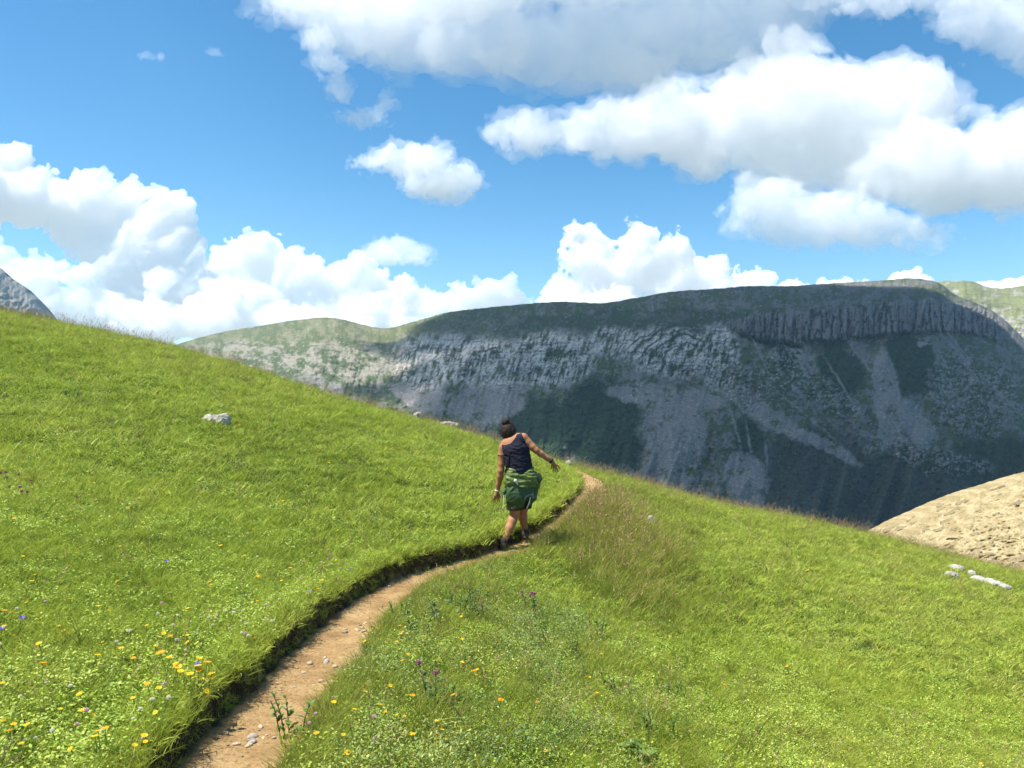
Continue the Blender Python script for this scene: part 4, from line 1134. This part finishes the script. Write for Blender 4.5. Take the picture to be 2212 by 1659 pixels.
# ------------------------------------------------------------------ where a sight line meets the meadow
def hit(X, Y, y0=2.0, y1=40.0):
    u, v = (X - CX) / F, (CY - Y) / F
    lo, hi = y0, y1
    for n in (260, 40):
        t = np.linspace(lo, hi, n)
        g = ground(u * t, t)[0] - v * t
        i = np.nonzero(g > 0)[0]
        k = i[0] if len(i) else int(np.argmax(g))
        lo, hi = t[max(k - 1, 0)], t[min(k + 1, n - 1)]
    return np.array([u * t[k], t[k], float(ground(u * t[k], t[k])[0])])

# ------------------------------------------------------------------ rocks in the meadow
LIME = simple_mat('pale_limestone', (.38, .355, .30), .9, .35, 9, .6, col2=(.20, .18, .15))
LIME2 = simple_mat('white_limestone', (.42, .40, .355), .9, .2, 9, .7, col2=(.30, .28, .24))
def rock(name, label, p, lumps, seed, mat, amp=.03, rotz=0, sink=.3, group=None, vox=None):
    L = np.array(lumps, float); h = (L[:, 2] + L[:, 5]).max()
    lo = (L[:, :3] - L[:, 3:]).min(0) - .06; hi = (L[:, :3] + L[:, 3:]).max(0) + .06
    s = Solid(lo, hi, vox or max(.008, (hi - lo).max() / 55))
    for l in L: s.ball(l[:3], l[3:], .03)
    sc = 1.6 / (hi - lo).max() * 2.2
    s.add_noise(amp, sc, seed, 2, octaves=4); s.add_noise(amp * .5, sc * 3, seed + 1, 0, octaves=2)
    o = link(name, s.mesh(name, smooth=False), mat, loc=(p[0], p[1], p[2]))
    o.rotation_euler = (0, 0, rotz)
    return tag(o, label, 'rock', group)
p = hit(470, 917); rock('boulder', 'two-humped pale boulder with a dark split, alone in the left meadow', p, [(-.09, .03, .05, .115, .10, .08), (.085, -.02, .045, .085, .085, .105)], 601, LIME, .032)
p = hit(903, 905); rock('stone', 'small pale stone on the crest left of the hiker', p, [(0, 0, .11, .09, .07, .09)], 605, LIME, .03)
p = hit(968, 924); rock('stone', 'flat pale stone lying on the crest near the hiker', p, [(0, 0, .11, .19, .09, .07), (.12, 0, .09, .12, .07, .05)], 607, LIME, .03)
p = hit(1228, 1003); rock('stone', 'round white stone beside the far bend of the path', p, [(0, 0, .075, .07, .07, .075)], 609, LIME2, .015)
p = hit(1406, 1146); rock('stone', 'pale stone in the grass right of the tall brown grass', p, [(0, 0, .11, .07, .06, .09)], 611, LIME, .015)
p = hit(2064, 1232); rock('limestone_slab', 'upper left white slab of the row near the right edge', p, [(0, 0, .03, .14, .10, .065), (-.08, 0, .01, .10, .07, .035)], 613, LIME2, .02, -.2)
p = hit(2098, 1245); rock('limestone_slab', 'smallest white block in the middle of the row near the right edge', p, [(0, 0, .03, .08, .07, .07)], 615, LIME2, .02)
p = hit(2128, 1264); rock('limestone_slab', 'long white slab at the lower end of the row near the right edge', p, [(-.10, .07, .075, .13, .09, .07), (.02, 0, .05, .14, .09, .07), (.14, -.07, .03, .13, .09, .065), (.24, -.13, .0, .10, .08, .05)], 617, LIME2, .02)
p = hit(2055, 1250); rock('stone', 'grey stone half sunk in the grass left of the white slabs', p, [(0, 0, .06, .10, .08, .06)], 619, LIME, .02)

# pebbles lying on the trodden path
rgp = np.random.default_rng(640)
PEB = []
for k in range(4):
    s = Solid((-.06, -.06, -.05), (.06, .06, .05), .009)
    s.ball((0, 0, 0), (.030 + .008 * k % .02, .024, .016), .01); s.add_noise(.008, 30, 650 + k, 2)
    me = s.mesh('pebble', smooth=False); me.materials.append(simple_mat('pebble_stone', [(.42, .31, .2), (.34, .30, .25), (.46, .36, .25), (.25, .2, .16)][k], .9, .25, 40)); PEB.append(me)
for k in range(110):
    y = 2.9 + 7.5 * rgp.random() ** 1.5; d = np.clip(rgp.normal(.05, .1), -.19, .22); x = float(path_x(y)) + d
    o = link('pebble', PEB[rgp.integers(4)], loc=(x, y, float(ground(x, y)[0]) + .004))
    sc_ = .16 + .5 * rgp.random() ** 4; o.scale = (sc_, sc_, sc_); o.rotation_euler = (rgp.normal(0, .2), rgp.normal(0, .2), rgp.uniform(0, 6.28))
    tag(o, 'small loose stone lying on the trodden dirt path', 'stone', 'loose stones on the dirt path')

# ------------------------------------------------------------------ wild flowers and weeds
def tube_mesh(pts, r0, r1, n=5):
    P = [Vector(p) for p in pts]; V = []; Q = []
    for i, p in enumerate(P):
        d = (P[min(i + 1, len(P) - 1)] - P[max(i - 1, 0)]).normalized(); e = d.orthogonal().normalized(); f = d.cross(e); r = r0 + (r1 - r0) * i / (len(P) - 1)
        V += [tuple(p + (e * math.cos(2 * math.pi * k / n) + f * math.sin(2 * math.pi * k / n)) * r) for k in range(n)]
    for i in range(len(P) - 1):
        for k in range(n): Q.append((i * n + k, i * n + (k + 1) % n, (i + 1) * n + (k + 1) % n, (i + 1) * n + k))
    return V, Q
def py_mesh(name, V, Fc, mat=None, smooth=True):
    me = bpy.data.meshes.new(name); me.from_pydata([tuple(v) for v in V], [], Fc); me.update()
    if smooth: me.polygons.foreach_set('use_smooth', np.ones(len(me.polygons), bool))
    if mat: me.materials.append(mat)
    return me
def petal_mat(name, col, trans=.3):
    m, nt, out = new_mat(name)
    d = N(nt, 'ShaderNodeBsdfPrincipled', {'Base Color': (*col, 1), 'Roughness': .6, 'Specular IOR Level': .2}); t = N(nt, 'ShaderNodeBsdfTranslucent', {'Color': (*col, 1)})
    ms = N(nt, 'ShaderNodeMixShader', {'Fac': trans}); nt.links.new(d.outputs[0], ms.inputs[1]); nt.links.new(t.outputs[0], ms.inputs[2]); nt.links.new(ms.outputs[0], out.inputs['Surface'])
    return m
STEM = simple_mat('green_stem', (.10, .16, .03), .6)
def daisy(name, npet, R, w, mat, cup=.3, h=.11, cen=None):
    V, Fc = [], []
    for k in range(npet):
        a = 2 * math.pi * k / npet + random.uniform(-.1, .1); c, s = math.cos(a), math.sin(a); o = len(V)
        for (l, b, z) in ((.1, -.25, 0), (.1, .25, 0), (.6, .5, cup * .5), (1, .28, cup), (1, -.28, cup), (.6, -.5, cup * .5)):
            V.append((c * l * R - s * b * w, s * l * R + c * b * w, z * R + h))
        Fc += [(o, o + 1, o + 2, o + 5), (o + 5, o + 2, o + 3, o + 4)]
    return py_mesh(name, V, Fc, mat)
def globe(name, R, mat, h, squash=.85, spikes=26):
    """clover-like head of many little florets"""
    V, Fc = [], []
    for k in range(spikes):
        z = 1 - 2 * (k + .5) / spikes; r = math.sqrt(1 - z * z); a = k * 2.39996
        d = Vector((r * math.cos(a), r * math.sin(a), z)); e = d.orthogonal().normalized(); f = d.cross(e); o = len(V)
        b = d * R * .35; t = d * R * random.uniform(.9, 1.1)
        for q in (b + e * R * .22, b + f * R * .22, b - e * R * .22, b - f * R * .22, t + e * R * .16, t + f * R * .16, t - e * R * .16, t - f * R * .16): V.append((q.x, q.y, q.z * squash + h))
        Fc += [(o, o + 1, o + 5, o + 4), (o + 1, o + 2, o + 6, o + 5), (o + 2, o + 3, o + 7, o + 6), (o + 3, o, o + 4, o + 7), (o + 4, o + 5, o + 6, o + 7)]
    return py_mesh(name, V, Fc, mat, False)
def stem_me(h): 
    V, Q = tube_mesh([(0, 0, -.02), (.004, .002, h * .5), (0, 0, h)], .0018, .0014); return py_mesh('stem', V, Q, STEM)
YEL = petal_mat('yellow_petal', (.80, .52, .012)); ORA = petal_mat('orange_yellow_petal', (.80, .36, .01)); WHI = petal_mat('white_clover_floret', (.80, .76, .62)); PNK = petal_mat('pale_pink_floret', (.78, .50, .56)); PUR = petal_mat('violet_petal', (.22, .16, .62)); RED = petal_mat('magenta_floret', (.45, .12, .25))
CEN = petal_mat('golden_centre', (.62, .34, .01), 0)
FL = {'yellow': [], 'white': [], 'pink': [], 'violet': [], 'magenta': []}
for k in range(4):
    h = .075 + .02 * k
    cme = py_mesh('flower_centre', [(math.cos(a) * .004, math.sin(a) * .004, h + .002) for a in np.linspace(0, 5.4, 7)] + [(0, 0, h + .005)], [(i, (i + 1) % 7, 7) for i in range(7)], CEN)
    FL['yellow'].append((stem_me(h), daisy('petals', 9 + k, .0135 + .001 * k, .0075, ORA if k == 3 else YEL, .25, h), cme))
    g_ = .05 + .012 * k
    FL['white'].append((stem_me(g_), globe('flower_head', .0085, WHI, g_ + .005), None))
    FL['pink'].append((stem_me(g_), globe('flower_head', .0095, PNK, g_ + .005), None))
    FL['violet'].append((stem_me(h), daisy('petals', 5, .016, .014, PUR, .7, h), None))
    FL['magenta'].append((stem_me(g_ + .02), globe('flower_head', .013, RED, g_ + .025), None))
rgf = np.random.default_rng(700)
def flower(kind, x, y, label, group, scale=1.0):
    st, hd, cn = FL[kind][rgf.integers(4)]
    z, w = ground(x, y)
    if w > .3: return None
    o = link('flower', None, loc=(x, y, float(z)))
    o.rotation_euler = (rgf.normal(-.12, .2), rgf.normal(0, .2), rgf.uniform(0, 6.28)); o.scale = (scale,) * 3
    tag(o, label, 'flower', group)
    link('stem', st, parent=o); h = link('flower_head', hd, parent=o)
    if cn: link('flower_centre', cn, parent=h)
    return o
def z4(zx, zy): return ((zx / 2.4578) * .8848, (1300 + zy / 2.4578) * .8848)
def z5(zx, zy): return ((600 + zx / 2.4578) * .8848, (1300 + zy / 2.4578) * .8848)
LEFT_Y = [(130, 220), (230, 312), (120, 10), (715, 155), (565, 236), (865, 408), (695, 350), (175, 392), (185, 515), (570, 540), (625, 522), (425, 510), (355, 643), (412, 660), (70, 705), (15, 610), (35, 630), (45, 660), (640, 708), (885, 640), (975, 660), (1005, 890), (1010, 932), (1035, 965), (1065, 978), (1085, 915), (1135, 962), (1165, 988), (1180, 948), (1150, 905),
          (1185, 1005), (1205, 985), (1220, 990), (1245, 1015), (1215, 975), (1235, 995), (1200, 1000), (1120, 700), (1220, 678), (1215, 765), (1250, 750), (985, 760), (920, 765), (735, 805), (810, 870), (590, 875), (548, 893), (878, 970), (205, 895), (265, 800), (230, 962), (10, 992), (925, 1058), (905, 1045), (825, 1090), (525, 1070), (973, 1168), (353, 1183), (60, 1207), (195, 1255), (65, 1275), (840, 1320), (655, 1352), (475, 1365), (580, 1395), (595, 1398), (785, 1395), (835, 1390), (850, 1400), (90, 1392), (140, 1402), (490, 1170), (520, 1155), (800, 1160), (1850, 460), (1885, 412), (1910, 420), (1945, 355), (1700, 335), (1800, 408), (2100, 350), (1750, 312), (1535, 300), (1480, 240), (1530, 745), (1545, 510), (1665, 508), (1680, 545), (1500, 735), (2040, 50), (1760, 60), (1830, 365), (2020, 200), (980, 690), (1350, 158), (1260, 560)]
for a in LEFT_Y:
    p = hit(*z4(*a)); flower('yellow', p[0], p[1], 'yellow flower in the short turf left of the path', 'yellow flowers left of the path', rgf.uniform(.65, 1.05) * (1.3 if 960 < a[0] < 1260 and 880 < a[1] < 1020 else 1))
RIGHT_Y = [(770, 665), (940, 640), (930, 660), (935, 680), (965, 702), (960, 740), (895, 738), (830, 720), (745, 715), (720, 735), (970, 803), (965, 880), (1040, 768), (910, 465), (1285, 887), (1345, 945), (1395, 945), (1410, 908), (1440, 905), (1480, 922), (1515, 955), (1515, 1140), (515, 1140), (690, 1075), (720, 1080), (800, 1130), (980, 1128), (1155, 1105), (1180, 1055), (1285, 1115), (630, 1190), (670, 1196), (695, 1192), (915, 1175), (940, 1170), (875, 1178), (1155, 1248), (1150, 1300), (1160, 1350), (1015, 1345), (915, 1293), (1220, 1335), (280, 1362), (430, 1350), (1745, 1110), (1800, 1388), (2050, 525), (2040, 355), (2070, 925), (2100, 1045), (1645, 838), (2130, 790), (390, 1095), (760, 1040), (1565, 1200), (850, 1015)]
for a in RIGHT_Y:
    p = hit(*z5(*a)); flower('yellow', p[0], p[1], 'yellow flower among the rough grass right of the path', 'yellow flowers right of the path', rgf.uniform(.65, 1.05))
WHITE_L = [(1455, 465), (1470, 435), (1540, 300), (1545, 208), (1575, 500), (1590, 515), (1400, 620), (1450, 590), (1465, 650), (1470, 670), (1300, 575), (1365, 580), (1355, 532), (1395, 535), (1080, 560), (1195, 568), (1100, 608), (1690, 465), (1635, 235), (1460, 530), (1610, 540), (1560, 565), (1490, 695), (1600, 610), (600, 1228), (820, 1185), (830, 1200), (150, 1315), (190, 1360), (1060, 1170), (1045, 1225), (870, 1355), (80, 1115), (60, 780), (100, 545), (1930, 380), (1650, 700), (1040, 645), (1130, 785), (1290, 590), (1250, 640), (770, 655), (800, 700), (690, 740), (930, 585), (1050, 720), (1180, 655), (1000, 560), (900, 1100), (420, 1050), (350, 1330), (980, 1130), (660, 1330), (250, 1000), (2060, 150), (2120, 110)]
for a in WHITE_L:
    p = hit(*z4(*a)); flower('white', p[0], p[1], 'small white clover head in the short turf left of the path', 'white clover heads left of the path', rgf.uniform(.8, 1.25))
PINK_ = [z4(*a) for a in ((265, 497), (990, 972), (475, 1220), (945, 508), (2010, 230), (2080, 238), (2050, 270), (2000, 200), (1970, 195), (1825, 225), (1480, 715), (1965, 190), (1045, 1220), (1130, 1235), (1095, 1190), (870, 1358), (2030, 335), (1815, 350), (1650, 703), (470, 1195))] + [z5(*a) for a in ((375, 1232), (315, 1202), (790, 1230), (530, 1050), (400, 1175), (795, 1310), (355, 1215))]
for a in PINK_:
    p = hit(*a); flower('pink', p[0], p[1], 'pale pink flower head beside the dirt path', 'pale pink flower heads near the path', rgf.uniform(.8, 1.2))
for a, lb in ((z4(155, 632), 'violet flower near the left edge of the meadow'), (z4(1905, 642), 'violet flower hanging over the shaded bank of the path'), (z4(1910, 580), 'violet flower at the top of the shaded bank'), (z4(1300, 915), 'violet flower at the turf edge beside the brightest yellow flowers'), (z4(2140, 312), 'violet flower in the turf by the farther part of the bank'), (z4(1022, 258), 'violet flower alone in the middle of the left meadow'), (z4(45, 722), 'violet flower closest to the left edge')):
    p = hit(a[0] - 4, a[1] - 2); o = flower('violet', p[0] - .03, p[1], lb, 'violet flowers', .9)
for k, (X, Y) in enumerate(((0, 1040), (8, 1048), (14, 1060), (38, 1080), (44, 1052), (60, 1082), (70, 1056), (30, 1068), (168, 1092), (45, 1078))):
    p = hit(max(X, 2), Y); flower('magenta', p[0], p[1], 'magenta clover head in the cluster at the left edge', 'magenta clover cluster at the left edge', 1.05)

# uncounted smaller flowers further off
def flower_set(name, kind):
    obs = []
    for st, hd, cn in FL[kind]:
        me = hd.copy(); obs.append(bpy.data.objects.new('flower_head', me))
    return clump_set(name, obs)
def sow(kind, n, y0, y1, seed, dens, label, s0=.8, s1=1.3, power=.9):
    rg = np.random.default_rng(seed + 1000); x, y = spread(n, y0, y1, seed, power=power)
    k = rg.random(n) < dens(x, y); x, y = x[k], y[k]
    keep, z = off_path(x, y, .1, .2, rg); x, y, z = x[keep], y[keep], z[keep]
    scatter('wild_flowers', np.stack([x, y, z - .02], 1), rg.uniform(s0, s1, len(x)), np.zeros(len(x)), flower_set('flowers_' + kind, kind), label, seed, .2)
pat = lambda sx: (lambda x, y: np.clip(fbm(x * .7 + sx, y * .7, 2, 3, seed=731) * 1.6 + .12, 0.01, 1))
sow('yellow', 2600, 3.2, 22, 711, pat(0), 'scattered small yellow flowers too far to count', .55, 1.0)
sow('white', 3400, 3.0, 20, 712, pat(9), 'scattered pale clover heads too small to count', .55, 1.0)
sow('pink', 500, 3.0, 14, 713, pat(19), 'scattered pale pink flower heads', .6, 1.0)

# leafy weeds and thistles in the rough growth right of the path: stems and single leaves
WEED = [leaf_mat('weed_leaf_grey_green', (.07, .13, .04), (.17, .26, .09), .25, .35), leaf_mat('weed_leaf_green', (.06, .11, .02), (.16, .26, .045), .3, .35)]
def leaf_me(L, W, lobes, mat, curl=.25):
    n = 6; V, Fc, A = [], [], []
    for i in range(n + 1):
        t = i / n; w = W * math.sin(math.pi * min(.999, t * .92 + .06)) ** .8 * (1 + (.45 if i % 2 else -.35) * lobes)
        zc = curl * L * (t - t * t * 1.7)
        V += [(t * L, -w, zc + .12 * W), (t * L, 0, zc), (t * L, w, zc + .12 * W)]; A += [t] * 3
    for i in range(n):
        o = 3 * i; Fc += [(o, o + 3, o + 4, o + 1), (o + 1, o + 4, o + 5, o + 2)]
    me = py_mesh('leaf', V, Fc, mat); set_float(me, 'along', np.array(A)); set_float(me, 'rnd', np.full(len(V), random.random() * .7)); return me
LEAF = {k: [leaf_me(.055 * f, .011 * f, .9, WEED[0]) for f in (.8, 1, 1.2)] if k == 'thistle' else [leaf_me(.045 * f, .011 * f, .25, WEED[1]) for f in (.8, 1, 1.25)] if k == 'herb' else [leaf_me(.12 * f, .032 * f, .08, WEED[1], .5) for f in (.8, 1, 1.2)] for k in ('thistle', 'herb', 'dock')}
rgw = np.random.default_rng(760)
def weed(kind, X, Y, label, nst=3, nl=9, h=.22, head=None, spread_=.06):
    p = hit(X, Y); o = link('weed', None, loc=tuple(p)); tag(o, label, 'plant', 'leafy weeds right of the path')
    for s in range(nst):
        a = rgw.uniform(0, 6.28); r = spread_ * rgw.uniform(.2, 1); b = Vector((r * math.cos(a), r * math.sin(a), -.02)); hh = h * rgw.uniform(.7, 1.1)
        tip = b + Vector((math.cos(a) * .25 * hh, math.sin(a) * .25 * hh, hh)); mid = (b + tip) * .5 + Vector((0, 0, .03))
        V, Q = tube_mesh([b, mid, tip], .0035, .002); st = link('stem', py_mesh('stem', V, Q, STEM), parent=o)
        for k in range(nl):
            t = (k + .6) / nl; q = b.lerp(mid, t * 2) if t < .5 else mid.lerp(tip, t * 2 - 1)
            lf = link('leaf', LEAF[kind][rgw.integers(3)], parent=st, loc=q); sc_ = rgw.uniform(.7, 1.15) * (1.15 - .5 * t)
            lf.scale = (sc_,) * 3; lf.rotation_euler = (rgw.normal(0, .3), -rgw.uniform(.1, .9), k * 2.4 + rgw.uniform(-.4, .4))
        if head and s < 2:
            hm = link('flower_head', globe('flower_head', .016, head, 0), parent=st, loc=tip)
for i, (X, Y, lb) in enumerate(((985, 1330, 'grey-green leafy thistle clump crowding the path edge below the hiker'), (1020, 1318, 'grey-green thistle clump just right of the path-edge thistle'), (960, 1350, 'grey-green thistle growing into the bend of the path'), (1055, 1345, 'thistle clump on the right of the grey-green weeds'))):
    weed('thistle', X, Y, lb, 5, 10, .24, spread_=.12)
for i, (X, Y, lb) in enumerate(((870, 1345, 'leafy green weed leaning over the dirt path'), (905, 1375, 'dark leafy weed at the path edge under the thistles'), (640, 1590, 'single leafy sprout standing at the path edge near the bottom'), (1180, 1390, 'leafy herb clump in the middle of the rough grass'), (1240, 1420, 'leafy herb clump right of the middle of the rough grass'), (1290, 1380, 'herb clump upper right in the rough grass'), (960, 1530, 'leafy clump in the lower rough grass right of the path'), (1330, 1500, 'pale leafy weed low in the right meadow'), (1440, 1510, 'pale leafy weed farther right in the right meadow'), (1420, 1590, 'leafy weed near the bottom edge right of centre'))):
    weed('herb', X, Y, lb, 4, 10, .17 + .02 * (i % 3), spread_=.09)
for X, Y, lb, hd in ((1165, 1360, 'tall thistle with a reddish head standing in the rough grass', RED), (1150, 1345, 'thistle with a small pink head beside the tall thistle', RED), (940, 1560, 'thistle with two magenta heads near the bottom edge', RED)):
    weed('thistle', X, Y, lb, 2, 12, .30, hd, .03)
weed('dock', 1375, 1640, 'broad-leaved plant at the bottom edge right of centre', 4, 3, .12, None, .05)
weed('herb', 152, 864, 'small dark green bush alone in the upper left meadow', 9, 10, .16, None, .12)

# rough leafy growth filling the ground between the weeds
hs_ = clump_set('rough_herb_set', [clump('herb_tuft', leaves(rg0, 70, .10, .02, .14, .017, .006, 1.0), WEED[k % 2]) for k in range(6)])
rough_d = lambda x, y: np.clip(1.5 * np.exp(-(((x - path_x(y) - 1.0) / .75)**2)) * np.clip(.35 + 1.5 * fbm(x * 1.1, y * 1.1, 4, 3, seed=351), 0, 1) * (1 - sstep(7.2, 9.5, y)) * sstep(.25, .45, x - path_x(y)), 0, 1)
lay('rough_herbs', 9000, 2.6, 9.5, 411, hs_, .7, 1.3, 'rough grey-green leafy growth between the weeds right of the path', dens=rough_d, power=.6, lean=.3)
